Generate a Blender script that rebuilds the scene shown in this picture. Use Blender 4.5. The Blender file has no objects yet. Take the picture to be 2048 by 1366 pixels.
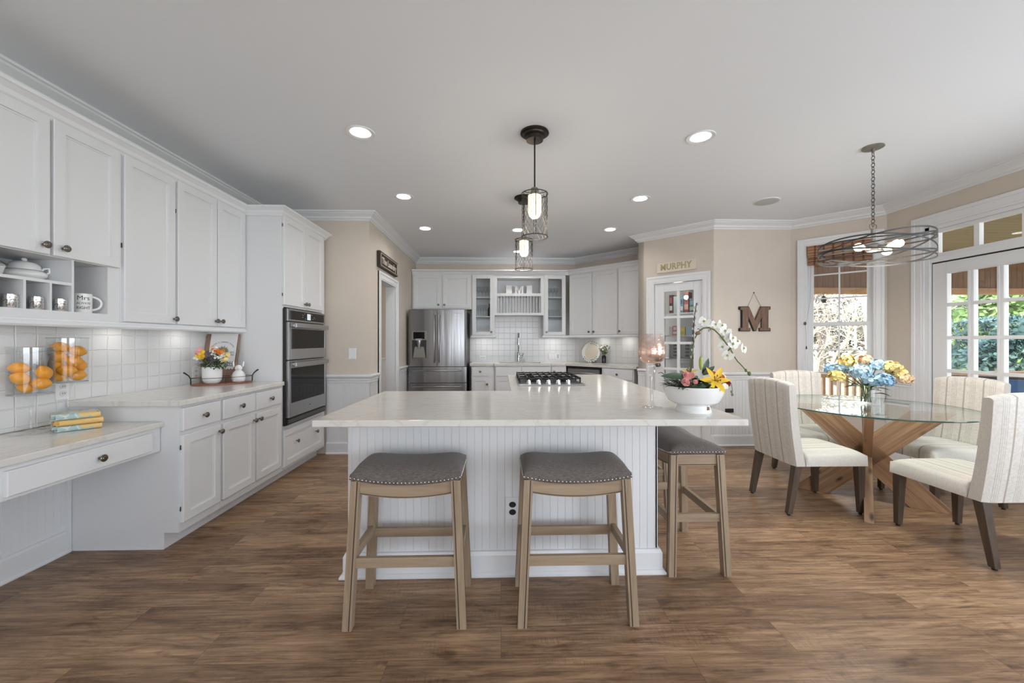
import bpy, bmesh, math, random
from mathutils import Vector, Matrix

random.seed(11)
S = bpy.context.scene
COL = S.collection
PI = math.pi

# ------------------------------------------------------------------ camera
cam_d = bpy.data.cameras.new('camera')
cam_d.sensor_width = 36.0
cam_d.lens = 36.0 * 796.4 / 2048.0
cam_d.shift_y = -0.5 / 2048.0
cam_d.clip_start = 0.02
cam = bpy.data.objects.new('camera', cam_d)
COL.objects.link(cam)
cam.location = (0, 0, 1.276)
cam.rotation_euler = (PI / 2, 0, -math.atan(22 / 796.4))
S.camera = cam

# ------------------------------------------------------------------ world, sun, added fill lamp, exposure
world = bpy.data.worlds.new('world')
S.world = world
world.use_nodes = True
wn = world.node_tree.nodes
wl = world.node_tree.links
bg = wn['Background']
bg.inputs['Strength'].default_value = 7.4
tcw = wn.new('ShaderNodeTexCoord')
sep = wn.new('ShaderNodeSeparateXYZ')
rmp = wn.new('ShaderNodeValToRGB')
rmp.color_ramp.elements[0].position = 0.0
rmp.color_ramp.elements[0].color = (0.90, 0.95, 1.0, 1)
rmp.color_ramp.elements[1].position = 0.9
rmp.color_ramp.elements[1].color = (0.62, 0.76, 1.0, 1)
wl.new(tcw.outputs['Generated'], sep.inputs[0])
wl.new(sep.outputs['Z'], rmp.inputs[0])
wl.new(rmp.outputs[0], bg.inputs['Color'])

def lamp(name, kind, loc, rot, energy, color=(1, 1, 1), size=1.0, size_y=None, parent=None, spread=None):
    d = bpy.data.lights.new(name, kind)
    d.energy = energy
    d.color = color
    if kind == 'AREA':
        d.shape = 'RECTANGLE' if size_y else 'DISK'
        d.size = size
        if size_y:
            d.size_y = size_y
        if spread is not None:
            d.spread = spread
    elif kind == 'POINT':
        d.shadow_soft_size = size
    elif kind == 'SUN':
        d.angle = size
    o = bpy.data.objects.new(name, d)
    COL.objects.link(o)
    o.location = loc
    o.rotation_euler = rot
    if parent:
        o.parent = parent
    return o

lamp('sun', 'SUN', (8, 3, 12), (math.radians(38), math.radians(12), math.radians(20)), 11.0, (1.0, 0.95, 0.86), 0.03)
# added fill lamp just inside the unseen right windows, aimed at the nook
FILL_TINT = (0.80, 0.90, 1.0)
lamp('fill_right', 'AREA', (4.05, -0.1, 1.35), (PI / 2 + 0.04, 0, PI / 2 - 0.5), 100, FILL_TINT, 3.6, 2.1)

S.view_settings.view_transform = 'Standard'
S.view_settings.look = 'None'
S.view_settings.gamma = 1.0
S.view_settings.exposure = -0.2
S.view_settings.use_curve_mapping = False

# ------------------------------------------------------------------ mesh helpers
class MB:
    def __init__(s):
        s.v = []; s.f = []; s.m = []; s.mi = 0
    def _add(s, vs, fs, M=None):
        o = len(s.v)
        if M is not None:
            vs = [M @ Vector(p) for p in vs]
        s.v.extend([tuple(p) for p in vs])
        for f in fs:
            s.f.append([i + o for i in f]); s.m.append(s.mi)
        return s
    def box(s, x0, x1, y0, y1, z0, z1, M=None):
        vs = [(x0, y0, z0), (x1, y0, z0), (x1, y1, z0), (x0, y1, z0), (x0, y0, z1), (x1, y0, z1), (x1, y1, z1), (x0, y1, z1)]
        fs = [(0, 3, 2, 1), (4, 5, 6, 7), (0, 1, 5, 4), (1, 2, 6, 5), (2, 3, 7, 6), (3, 0, 4, 7)]
        return s._add(vs, fs, M)
    def hexa(s, a, b, M=None):
        """8 corners: bottom quad a, top quad b"""
        vs = list(a) + list(b)
        fs = [(0, 3, 2, 1), (4, 5, 6, 7), (0, 1, 5, 4), (1, 2, 6, 5), (2, 3, 7, 6), (3, 0, 4, 7)]
        return s._add(vs, fs, M)
    def prism(s, poly, z0, z1, M=None):
        n = len(poly)
        vs = [(p[0], p[1], z0) for p in poly] + [(p[0], p[1], z1) for p in poly]
        fs = [list(range(n))[::-1], list(range(n, 2 * n))]
        for i in range(n):
            j = (i + 1) % n
            fs.append((i, j, n + j, n + i))
        return s._add(vs, fs, M)
    def tube(s, pts, r, seg=8, closed=False, M=None, caps=True, flat=1.0):
        pts = [Vector(p) for p in pts]
        n = len(pts)
        rr = r if isinstance(r, (list, tuple)) else [r] * n
        vs = []; fs = []
        up = None
        for i in range(n):
            if closed:
                t = pts[(i + 1) % n] - pts[i - 1]
            else:
                t = pts[min(i + 1, n - 1)] - pts[max(i - 1, 0)]
            if t.length < 1e-9:
                t = Vector((0, 0, 1))
            t.normalize()
            if up is None:
                up = Vector((0, 0, 1)) if abs(t.z) < 0.9 else Vector((1, 0, 0))
            a = t.cross(up)
            if a.length < 1e-6:
                a = t.orthogonal()
            a.normalize()
            b = a.cross(t).normalized()
            up = b
            for k in range(seg):
                an = 2 * PI * k / seg
                vs.append(pts[i] + a * (math.cos(an) * rr[i]) + b * (math.sin(an) * rr[i] * flat))
        m = n if closed else n - 1
        for i in range(m):
            j = (i + 1) % n
            for k in range(seg):
                l = (k + 1) % seg
                fs.append((i * seg + k, i * seg + l, j * seg + l, j * seg + k))
        if caps and not closed:
            fs.append(tuple(range(seg))[::-1])
            fs.append(tuple(range((n - 1) * seg, n * seg)))
        return s._add(vs, fs, M)
    def cyl(s, p0, p1, r0, r1=None, seg=16, M=None):
        return s.tube([p0, p1], [r0, r0 if r1 is None else r1], seg, M=M)
    def lathe(s, prof, c=(0, 0, 0), seg=32, M=None, sx=1.0, sy=1.0):
        """profile (r, z) from bottom to top about z"""
        vs = []; fs = []
        n = len(prof)
        for r, z in prof:
            for k in range(seg):
                an = 2 * PI * k / seg
                vs.append((c[0] + math.cos(an) * r * sx, c[1] + math.sin(an) * r * sy, c[2] + z))
        for i in range(n - 1):
            for k in range(seg):
                l = (k + 1) % seg
                fs.append((i * seg + k, i * seg + l, (i + 1) * seg + l, (i + 1) * seg + k))
        if prof[0][0] > 1e-6:
            fs.append(tuple(range(seg))[::-1])
        if prof[-1][0] > 1e-6:
            fs.append(tuple(range((n - 1) * seg, n * seg)))
        return s._add(vs, fs, M)
    def lathe_open(s, prof, c=(0, 0, 0), seg=32, M=None):
        vs = []; fs = []
        n = len(prof)
        for r, z in prof:
            for k in range(seg):
                an = 2 * PI * k / seg
                vs.append((c[0] + math.cos(an) * r, c[1] + math.sin(an) * r, c[2] + z))
        for i in range(n - 1):
            for k in range(seg):
                l = (k + 1) % seg
                fs.append((i * seg + k, i * seg + l, (i + 1) * seg + l, (i + 1) * seg + k))
        return s._add(vs, fs, M)
    def ell(s, c, rx, ry, rz, seg=16, rings=10, M=None):
        prof = [(max(1e-4, math.sin(PI * i / rings)), -math.cos(PI * i / rings)) for i in range(rings + 1)]
        T = Matrix.Translation(c) @ Matrix.Diagonal((rx, ry, rz, 1))
        if M is not None:
            T = M @ T
        return s.lathe(prof, seg=seg, M=T)
    def grid(s, fn, nu, nv, M=None):
        vs = [fn(i / nu, j / nv) for j in range(nv + 1) for i in range(nu + 1)]
        fs = []
        for j in range(nv):
            for i in range(nu):
                a = j * (nu + 1) + i
                fs.append((a, a + 1, a + nu + 2, a + nu + 1))
        return s._add(vs, fs, M)
    def sweep(s, path, prof, closed=False, M=None):
        """horizontal polyline path (x,y); profile list of (offset to the right of travel, z)"""
        P = [Vector((p[0], p[1])) for p in path]
        n = len(P); k = len(prof)
        vs = []; fs = []
        for i in range(n):
            d0 = (P[i] - P[i - 1]).normalized() if (i > 0 or closed) else None
            d1 = (P[(i + 1) % n] - P[i]).normalized() if (i < n - 1 or closed) else None
            if d0 is None: d0 = d1
            if d1 is None: d1 = d0
            n0 = Vector((d0.y, -d0.x)); n1 = Vector((d1.y, -d1.x))
            mit = (n0 + n1)
            mit = mit / max(0.25, (1 + n0.dot(n1)))
            for o, z in prof:
                q = P[i] + mit * o
                vs.append((q.x, q.y, z))
        m = n if closed else n - 1
        for i in range(m):
            j = (i + 1) % n
            for a in range(k):
                b = (a + 1) % k
                fs.append((i * k + a, i * k + b, j * k + b, j * k + a))
        if not closed:
            fs.append(tuple(range(k)))
            fs.append(tuple(range((n - 1) * k, n * k))[::-1])
        return s._add(vs, fs, M)
    def bead(s, L, z0, z1, y=0.0, pitch=0.041, g=0.003, M=None, th=0.012):
        """beadboard sheet along local x, grooves facing -y; y is the face plane"""
        xs = [(0.0, 0.0)]
        x = pitch * 0.5
        while x < L - 0.008:
            xs += [(x - 0.0019, 0), (x, g), (x + 0.0019, 0)]
            x += pitch
        xs.append((L, 0.0))
        vs = []
        for a, d in xs:
            vs.append((a, y + d, z0)); vs.append((a, y + d, z1))
        fs = [(2 * i, 2 * i + 2, 2 * i + 3, 2 * i + 1) for i in range(len(xs) - 1)]
        s._add(vs, fs, M)
        s.box(0, L, y + g + 0.001, y + th, z0, z1, M)
        return s
    def text(s, body, size, M=None, extrude=0.001, fit=None, wrap=None, spacing=1.0, bold=0.0):
        """text standing in the local x/z plane, facing -y"""
        cu = bpy.data.curves.new('t', 'FONT')
        cu.body = body; cu.size = size; cu.extrude = extrude
        cu.align_x = 'CENTER'; cu.align_y = 'CENTER'; cu.resolution_u = 3
        cu.space_character = spacing; cu.offset = bold
        ob = bpy.data.objects.new('t', cu)
        COL.objects.link(ob)
        bpy.context.view_layer.update()
        dg = bpy.context.evaluated_depsgraph_get()
        me = bpy.data.meshes.new_from_object(ob.evaluated_get(dg))
        vs = [v.co.copy() for v in me.vertices]
        fs = [list(p.vertices) for p in me.polygons]
        bpy.data.objects.remove(ob); bpy.data.curves.remove(cu); bpy.data.meshes.remove(me)
        if vs and fit:
            x0 = min(v.x for v in vs); x1 = max(v.x for v in vs)
            k = fit / max(1e-6, x1 - x0)
            for v in vs:
                v.x = (v.x - (x0 + x1) / 2) * k
        if wrap:
            out = []
            for v in vs:
                a = v.x / wrap
                r = wrap + v.z
                out.append((math.sin(a) * r, -math.cos(a) * r, v.y))
            vs = out
        else:
            vs = [(v.x, -v.z, v.y) for v in vs]
        return s._add(vs, fs, M)
    def build(s, name, mat, parent=None, smooth=None, bevel=0.0, bseg=2, loc=None, rz=0.0, subdiv=0):
        me = bpy.data.meshes.new(name)
        me.from_pydata(s.v, [], s.f)
        for mt in (mat if isinstance(mat, (list, tuple)) else [mat]):
            me.materials.append(mt)
        me.polygons.foreach_set('material_index', s.m)
        bm = bmesh.new(); bm.from_mesh(me)
        bmesh.ops.recalc_face_normals(bm, faces=bm.faces)
        bm.to_mesh(me); bm.free()
        if smooth is not None:
            for p in me.polygons:
                p.use_smooth = True
            if smooth < 179:
                me.set_sharp_from_angle(angle=math.radians(smooth))
        me.update()
        o = bpy.data.objects.new(name, me)
        COL.objects.link(o)
        if parent is not None:
            o.parent = parent
        if loc is not None:
            o.location = loc
        o.rotation_euler = (0, 0, rz)
        if bevel > 0:
            b = o.modifiers.new('bevel', 'BEVEL')
            b.width = bevel; b.segments = bseg; b.limit_method = 'ANGLE'; b.angle_limit = math.radians(40)
        if subdiv:
            b = o.modifiers.new('sub', 'SUBSURF'); b.levels = subdiv; b.render_levels = subdiv
        return o

def tag(o, label=None, cat=None, group=None, kind=None):
    if label: o['label'] = label
    if cat: o['category'] = cat
    if group: o['group'] = group
    if kind: o['kind'] = kind
    return o

def thing(name, label, cat, loc=(0, 0, 0), rz=0.0, group=None):
    o = bpy.data.objects.new(name, None)
    o.empty_display_size = 0.05
    COL.objects.link(o)
    o.location = loc
    o.rotation_euler = (0, 0, rz)
    return tag(o, label, cat, group)

def struct(o):
    o['kind'] = 'structure'
    return o

def dup(root, loc, rz=None, label=None, group=None):
    def cp(o, parent):
        c = o.copy(); COL.objects.link(c)
        if parent is not None:
            c.parent = parent
        for ch in list(o.children):
            cp(ch, c)
        return c
    r = cp(root, None)
    r.location = loc
    if rz is not None:
        r.rotation_euler = (0, 0, rz)
    if label: r['label'] = label
    if group: r['group'] = group
    return r

def frame(p, rz):
    return Matrix.Translation((p[0], p[1], p[2] if len(p) > 2 else 0)) @ Matrix.Rotation(rz, 4, 'Z')

def segframe(p0, p1):
    a = math.atan2(p1[1] - p0[1], p1[0] - p0[0])
    return frame(p0, a), math.hypot(p1[0] - p0[0], p1[1] - p0[1])

# ------------------------------------------------------------------ materials
def mat(name, color, rough=0.5, metal=0.0, **kw):
    m = bpy.data.materials.new(name)
    m.use_nodes = True
    b = m.node_tree.nodes['Principled BSDF']
    b.inputs['Base Color'].default_value = (*color, 1)
    b.inputs['Roughness'].default_value = rough
    b.inputs['Metallic'].default_value = metal
    for k, v in kw.items():
        b.inputs[k].default_value = v
    return m

def nodes(m):
    nt = m.node_tree
    return nt, nt.nodes, nt.links, nt.nodes['Principled BSDF']

def coord(m, kind='Object', scale=(1, 1, 1)):
    nt, n, l, b = nodes(m)
    tc = n.new('ShaderNodeTexCoord'); mp = n.new('ShaderNodeMapping')
    mp.inputs['Scale'].default_value = scale
    l.new(tc.outputs[kind], mp.inputs['Vector'])
    return mp

def add_noise_color(m, c1, c2, scale=(1, 1, 1), nscale=5.0, detail=4.0, lo=0.35, hi=0.65, kind='Object', bump=0.0, dist=0.002, rough=0.6):
    nt, n, l, b = nodes(m)
    mp = coord(m, kind, scale)
    t = n.new('ShaderNodeTexNoise')
    t.inputs['Scale'].default_value = nscale; t.inputs['Detail'].default_value = detail
    t.inputs['Roughness'].default_value = rough
    l.new(mp.outputs[0], t.inputs['Vector'])
    r = n.new('ShaderNodeValToRGB')
    r.color_ramp.elements[0].position = lo; r.color_ramp.elements[0].color = (*c1, 1)
    r.color_ramp.elements[1].position = hi; r.color_ramp.elements[1].color = (*c2, 1)
    l.new(t.outputs['Fac'], r.inputs[0])
    l.new(r.outputs[0], b.inputs['Base Color'])
    if bump:
        bp = n.new('ShaderNodeBump'); bp.inputs['Strength'].default_value = bump; bp.inputs['Distance'].default_value = dist
        l.new(t.outputs['Fac'], bp.inputs['Height']); l.new(bp.outputs[0], b.inputs['Normal'])
    return m

def thin_glass(name, tint=(0.97, 0.985, 0.98), rough=0.0, refl=1.0, f0=0.04):
    m = bpy.data.materials.new(name)
    m.use_nodes = True
    nt = m.node_tree; n = nt.nodes; l = nt.links
    n.remove(n['Principled BSDF'])
    tr = n.new('ShaderNodeBsdfTransparent'); tr.inputs[0].default_value = (*tint, 1)
    gl = n.new('ShaderNodeBsdfGlossy'); gl.inputs['Roughness'].default_value = rough
    gl.inputs['Color'].default_value = (refl, refl, refl, 1)
    lf = n.new('ShaderNodeLayerWeight'); lf.inputs['Blend'].default_value = 0.5
    pw = n.new('ShaderNodeMath'); pw.operation = 'POWER'; pw.inputs[1].default_value = 5.0
    lw = n.new('ShaderNodeMath'); lw.operation = 'MULTIPLY_ADD'; lw.inputs[1].default_value = 0.90; lw.inputs[2].default_value = f0
    l.new(lf.outputs['Facing'], pw.inputs[0]); l.new(pw.outputs[0], lw.inputs[0])
    mx = n.new('ShaderNodeMixShader')
    l.new(lw.outputs[0], mx.inputs[0]); l.new(tr.outputs[0], mx.inputs[1]); l.new(gl.outputs[0], mx.inputs[2])
    l.new(mx.outputs[0], n['Material Output'].inputs['Surface'])
    return m

def emit(name, color, strength):
    m = mat(name, color, 0.5)
    b = m.node_tree.nodes['Principled BSDF']
    b.inputs['Emission Color'].default_value = (*color, 1)
    b.inputs['Emission Strength'].default_value = strength
    return m

WHITE = mat('white paint', (0.72, 0.725, 0.735), 0.38)
TRIMW = mat('white trim paint', (0.76, 0.77, 0.785), 0.35)
CEIL = mat('ceiling paint', (0.85, 0.885, 0.93), 0.9)
BEIGE = mat('beige wall paint', (0.63, 0.56, 0.485), 0.75)
add_noise_color(BEIGE, (0.62, 0.55, 0.475), (0.64, 0.57, 0.495), nscale=3, detail=2)
INTW = mat('cabinet interior', (0.66, 0.665, 0.67), 0.5)
KNOB = mat('aged nickel knob', (0.21, 0.19, 0.17), 0.3, 1.0)
BLACK = mat('black plastic', (0.012, 0.012, 0.013), 0.35)
DARKGAP = mat('dark gap', (0.01, 0.01, 0.01), 0.9)
WPLATE = mat('white plate', (0.78, 0.79, 0.80), 0.35)
BLKMETAL = mat('black iron', (0.02, 0.019, 0.018), 0.45, 0.6)
BRONZE = mat('oil rubbed bronze', (0.045, 0.036, 0.03), 0.4, 0.8)
GUN = mat('weathered grey metal', (0.24, 0.23, 0.205), 0.5, 0.5)
CHROME = mat('chrome', (0.62, 0.63, 0.64), 0.12, 1.0)
GLASS = thin_glass('clear glass', (0.985, 0.99, 0.99), f0=0.025)
VGLASS = thin_glass('vase glass', (0.975, 0.98, 0.98), f0=0.035)
CGLASS = thin_glass('cabinet door glass', (0.94, 0.95, 0.95), 0.0, 0.8, 0.012)
WGLASS = thin_glass('window glass', (0.985, 0.99, 0.99))
TGLASS = thin_glass('tabletop glass', (0.93, 0.975, 0.96))
GEDGE = mat('green glass edge', (0.03, 0.12, 0.10), 0.08)
CERAMIC = mat('white ceramic', (0.80, 0.80, 0.79), 0.2)

# quartz worktop
QUARTZ = mat('quartz', (0.70, 0.68, 0.64), 0.14)
nt, n, l, b = nodes(QUARTZ)
mp = coord(QUARTZ, 'Object', (1.0, 3.2, 1.0))
t1 = n.new('ShaderNodeTexNoise'); t1.inputs['Scale'].default_value = 3.2; t1.inputs['Detail'].default_value = 9; t1.inputs['Roughness'].default_value = 0.62; t1.inputs['Distortion'].default_value = 0.6
l.new(mp.outputs[0], t1.inputs['Vector'])
rr = n.new('ShaderNodeValToRGB')
e = rr.color_ramp.elements
e[0].position = 0.30; e[0].color = (0.70, 0.68, 0.645, 1)
e[1].position = 0.70; e[1].color = (0.69, 0.67, 0.635, 1)
for p, c in ((0.475, (0.68, 0.66, 0.625, 1)), (0.5, (0.61, 0.585, 0.54, 1)), (0.525, (0.685, 0.665, 0.63, 1))):
    x = e.new(p); x.color = c
l.new(t1.outputs['Fac'], rr.inputs[0]); l.new(rr.outputs[0], b.inputs['Base Color'])

# brushed stainless
STEEL = mat('brushed stainless', (0.30, 0.30, 0.305), 0.25, 1.0)
nt, n, l, b = nodes(STEEL)
mp = coord(STEEL, 'Object', (2.2, 2.2, 0.15))
t1 = n.new('ShaderNodeTexNoise'); t1.inputs['Scale'].default_value = 3.0; t1.inputs['Detail'].default_value = 3
l.new(mp.outputs[0], t1.inputs['Vector'])
bp = n.new('ShaderNodeBump'); bp.inputs['Strength'].default_value = 0.25; bp.inputs['Distance'].default_value = 0.02
l.new(t1.outputs['Fac'], bp.inputs['Height']); l.new(bp.outputs[0], b.inputs['Normal'])
STEEL2 = mat('satin steel', (0.42, 0.42, 0.425), 0.32, 1.0)
BGLASS = mat('black oven glass', (0.006, 0.006, 0.007), 0.06, 0.0, **{'Specular IOR Level': 0.22})

# tile (square 4 inch hand-made tile with soft relief), in wall-local x/z
def tile_mat(name, size, mortar, bump, c1, c2, cm, wob):
    m = mat(name, c1, 0.16)
    nt, n, l, b = nodes(m)
    tc = n.new('ShaderNodeTexCoord')
    sx = n.new('ShaderNodeSeparateXYZ'); cx = n.new('ShaderNodeCombineXYZ')
    l.new(tc.outputs['Object'], sx.inputs[0]); l.new(sx.outputs['X'], cx.inputs['X']); l.new(sx.outputs['Z'], cx.inputs['Y'])
    nz = n.new('ShaderNodeTexNoise'); nz.inputs['Scale'].default_value = 9.0; nz.inputs['Detail'].default_value = 1
    l.new(cx.outputs[0], nz.inputs['Vector'])
    vm = n.new('ShaderNodeVectorMath'); vm.operation = 'MULTIPLY_ADD'
    l.new(nz.outputs['Color'], vm.inputs[0]); vm.inputs[1].default_value = (wob, wob, 0); l.new(cx.outputs[0], vm.inputs[2])
    br = n.new('ShaderNodeTexBrick')
    br.offset = 0.0; br.squash = 1.0
    br.inputs['Scale'].default_value = 1.0
    br.inputs['Brick Width'].default_value = size; br.inputs['Row Height'].default_value = size
    br.inputs['Mortar Size'].default_value = mortar; br.inputs['Mortar Smooth'].default_value = 0.6
    br.inputs['Color1'].default_value = (*c1, 1); br.inputs['Color2'].default_value = (*c2, 1); br.inputs['Mortar'].default_value = (*cm, 1)
    l.new(vm.outputs[0], br.inputs['Vector'])
    l.new(br.outputs['Color'], b.inputs['Base Color'])
    n2 = n.new('ShaderNodeTexNoise'); n2.inputs['Scale'].default_value = 14; n2.inputs['Detail'].default_value = 2
    l.new(cx.outputs[0], n2.inputs['Vector'])
    mth = n.new('ShaderNodeMath'); mth.operation = 'MULTIPLY_ADD'; mth.inputs[1].default_value = -1.0
    sc = n.new('ShaderNodeMath'); sc.operation = 'MULTIPLY'; sc.inputs[1].default_value = 0.35
    l.new(n2.outputs['Fac'], sc.inputs[0])
    l.new(br.outputs['Fac'], mth.inputs[0]); l.new(sc.outputs[0], mth.inputs[2])
    bp = n.new('ShaderNodeBump'); bp.inputs['Strength'].default_value = bump; bp.inputs['Distance'].default_value = 0.004
    l.new(mth.outputs[0], bp.inputs['Height']); l.new(bp.outputs[0], b.inputs['Normal'])
    return m
TILE_L = tile_mat('handmade white tile', 0.1016, 0.0045, 0.8, (0.70, 0.705, 0.71), (0.68, 0.685, 0.69), (0.74, 0.74, 0.73), 0.010)
TILE_B = tile_mat('white square tile', 0.1016, 0.0022, 0.7, (0.70, 0.705, 0.715), (0.685, 0.69, 0.70), (0.50, 0.50, 0.50), 0.003)

# plank floor
FLOOR = mat('brown vinyl plank', (0.2, 0.12, 0.08), 0.38, 0.0, **{'Specular IOR Level': 0.32})
nt, n, l, b = nodes(FLOOR)
tc = n.new('ShaderNodeTexCoord')
br = n.new('ShaderNodeTexBrick')
br.offset = 0.37; br.offset_frequency = 2; br.squash = 1.0
br.inputs['Scale'].default_value = 1.0
br.inputs['Brick Width'].default_value = 1.22; br.inputs['Row Height'].default_value = 0.178
br.inputs['Mortar Size'].default_value = 0.0009; br.inputs['Mortar Smooth'].default_value = 0.1
br.inputs['Color1'].default_value = (0, 0, 0, 1); br.inputs['Color2'].default_value = (1, 1, 1, 1); br.inputs['Mortar'].default_value = (0.5, 0.5, 0.5, 1)
l.new(tc.outputs['Object'], br.inputs['Vector'])
bw = n.new('ShaderNodeRGBToBW'); l.new(br.outputs['Color'], bw.inputs[0])
w = n.new('ShaderNodeMath'); w.operation = 'MULTIPLY'; w.inputs[1].default_value = 37.0
l.new(bw.outputs[0], w.inputs[0])
def n4(scale, nsc, det, rough, dist=0.0):
    mp = n.new('ShaderNodeMapping'); mp.inputs['Scale'].default_value = scale
    l.new(tc.outputs['Object'], mp.inputs['Vector'])
    t = n.new('ShaderNodeTexNoise'); t.noise_dimensions = '4D'
    t.inputs['Scale'].default_value = nsc; t.inputs['Detail'].default_value = det; t.inputs['Roughness'].default_value = rough
    t.inputs['Distortion'].default_value = dist
    l.new(mp.outputs[0], t.inputs['Vector']); l.new(w.outputs[0], t.inputs['W'])
    return t
big = n4((0.8, 5.0, 1), 2.0, 6, 0.65, 0.6)
grain = n4((1.1, 16, 1), 3.0, 6, 0.7, 0.3)
saw = n4((60, 7.0, 1), 3.0, 2, 0.6)
knot = n4((2.0, 8.0, 1), 2.2, 5, 0.6, 1.4)
ramp = n.new('ShaderNodeValToRGB')
e = ramp.color_ramp.elements
e[0].position = 0.28; e[0].color = (0.075, 0.045, 0.028, 1)
e[1].position = 0.74; e[1].color = (0.63, 0.425, 0.26, 1)
x = e.new(0.45); x.color = (0.245, 0.146, 0.084, 1)
x = e.new(0.58); x.color = (0.41, 0.262, 0.155, 1)
mx = n.new('ShaderNodeMath'); mx.operation = 'MULTIPLY_ADD'; mx.inputs[1].default_value = 0.5
l.new(grain.outputs['Fac'], mx.inputs[0])
h1 = n.new('ShaderNodeMath'); h1.operation = 'MULTIPLY'; h1.inputs[1].default_value = 0.5
l.new(big.outputs['Fac'], h1.inputs[0]); l.new(h1.outputs[0], mx.inputs[2])
pl = n.new('ShaderNodeMath'); pl.operation = 'MULTIPLY_ADD'; pl.inputs[1].default_value = 0.10; 
l.new(bw.outputs[0], pl.inputs[0]); l.new(mx.outputs[0], pl.inputs[2])
sb = n.new('ShaderNodeMath'); sb.operation = 'SUBTRACT'; sb.inputs[1].default_value = 0.05
l.new(pl.outputs[0], sb.inputs[0])
l.new(sb.outputs[0], ramp.inputs[0])
kr = n.new('ShaderNodeValToRGB')
kr.color_ramp.elements[0].position = 0.29; kr.color_ramp.elements[0].color = (0.50, 0.46, 0.43, 1)
kr.color_ramp.elements[1].position = 0.49; kr.color_ramp.elements[1].color = (1, 1, 1, 1)
l.new(knot.outputs['Fac'], kr.inputs[0])
m1 = n.new('ShaderNodeMixRGB'); m1.blend_type = 'MULTIPLY'; m1.inputs[0].default_value = 1.0
l.new(ramp.outputs[0], m1.inputs[1]); l.new(kr.outputs[0], m1.inputs[2])
sr = n.new('ShaderNodeValToRGB')
sr.color_ramp.elements[0].position = 0.36; sr.color_ramp.elements[0].color = (0.74, 0.73, 0.72, 1)
sr.color_ramp.elements[1].position = 0.52; sr.color_ramp.elements[1].color = (1.04, 1.04, 1.04, 1)
l.new(saw.outputs['Fac'], sr.inputs[0])
fine = n4((1.6, 46, 1), 2.4, 4, 0.65, 0.15)
fr2 = n.new('ShaderNodeValToRGB')
fr2.color_ramp.elements[0].position = 0.34; fr2.color_ramp.elements[0].color = (0.50, 0.48, 0.46, 1)
fr2.color_ramp.elements[1].position = 0.56; fr2.color_ramp.elements[1].color = (1.06, 1.06, 1.06, 1)
l.new(fine.outputs['Fac'], fr2.inputs[0])
mf = n.new('ShaderNodeMixRGB'); mf.blend_type = 'MULTIPLY'; mf.inputs[0].default_value = 0.65
l.new(m1.outputs[0], mf.inputs[1]); l.new(fr2.outputs[0], mf.inputs[2])
m2 = n.new('ShaderNodeMixRGB'); m2.blend_type = 'MULTIPLY'; sm = n4((1.3, 6.0, 1), 2.0, 2, 0.5, 0.4)
smr = n.new('ShaderNodeMapRange'); smr.inputs['From Min'].default_value = 0.50; smr.inputs['From Max'].default_value = 0.62; smr.inputs['To Max'].default_value = 0.85
l.new(sm.outputs['Fac'], smr.inputs['Value']); l.new(smr.outputs[0], m2.inputs[0])
l.new(mf.outputs[0], m2.inputs[1]); l.new(sr.outputs[0], m2.inputs[2])
mo = n.new('ShaderNodeMixRGB'); mo.blend_type = 'MULTIPLY'
l.new(br.outputs['Fac'], mo.inputs[0]); l.new(m2.outputs[0], mo.inputs[1]); mo.inputs[2].default_value = (0.5, 0.45, 0.4, 1)
l.new(mo.outputs[0], b.inputs['Base Color'])
bp = n.new('ShaderNodeBump'); bp.inputs['Strength'].default_value = 0.16; bp.inputs['Distance'].default_value = 0.003
l.new(grain.outputs['Fac'], bp.inputs['Height']); l.new(bp.outputs[0], b.inputs['Normal'])

def wood(name, c1, c2, scale, nscale=4.0, rough=0.5, lo=0.3, hi=0.7):
    m = mat(name, c1, rough)
    return add_noise_color(m, c1, c2, scale, nscale, 5, lo, hi, 'Object', 0.15, 0.001)
STOOLW = wood('weathered oak', (0.265, 0.19, 0.125), (0.39, 0.295, 0.20), (14, 14, 1.0), 3.0, 0.5)
STOOLX = wood('weathered oak crosswise', (0.265, 0.19, 0.125), (0.39, 0.295, 0.20), (1.0, 14, 14), 3.0, 0.5)
STOOLY = wood('weathered oak sideways', (0.265, 0.19, 0.125), (0.39, 0.295, 0.20), (14, 1.0, 14), 3.0, 0.5)
GROOVE = mat('dark groove', (0.05, 0.034, 0.024), 0.7)
CHLEG = wood('grey brown leg wood', (0.058, 0.038, 0.026), (0.105, 0.073, 0.051), (14, 14, 1.2), 3.0, 0.45)
DARKSIGN = mat('dark brown sign wood', (0.030, 0.020, 0.014), 0.5)
PORCHW = wood('stained porch wood', (0.30, 0.155, 0.06), (0.42, 0.23, 0.10), (3, 3, 3), 2.0, 0.6)
TANW = wood('tan lettering wood', (0.11, 0.058, 0.036), (0.22, 0.125, 0.082), (22, 22, 2.5), 2.5, 0.6)
TRAYW = wood('red brown tray wood', (0.20, 0.065, 0.038), (0.30, 0.11, 0.06), (4, 20, 4), 2.5, 0.4)

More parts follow.
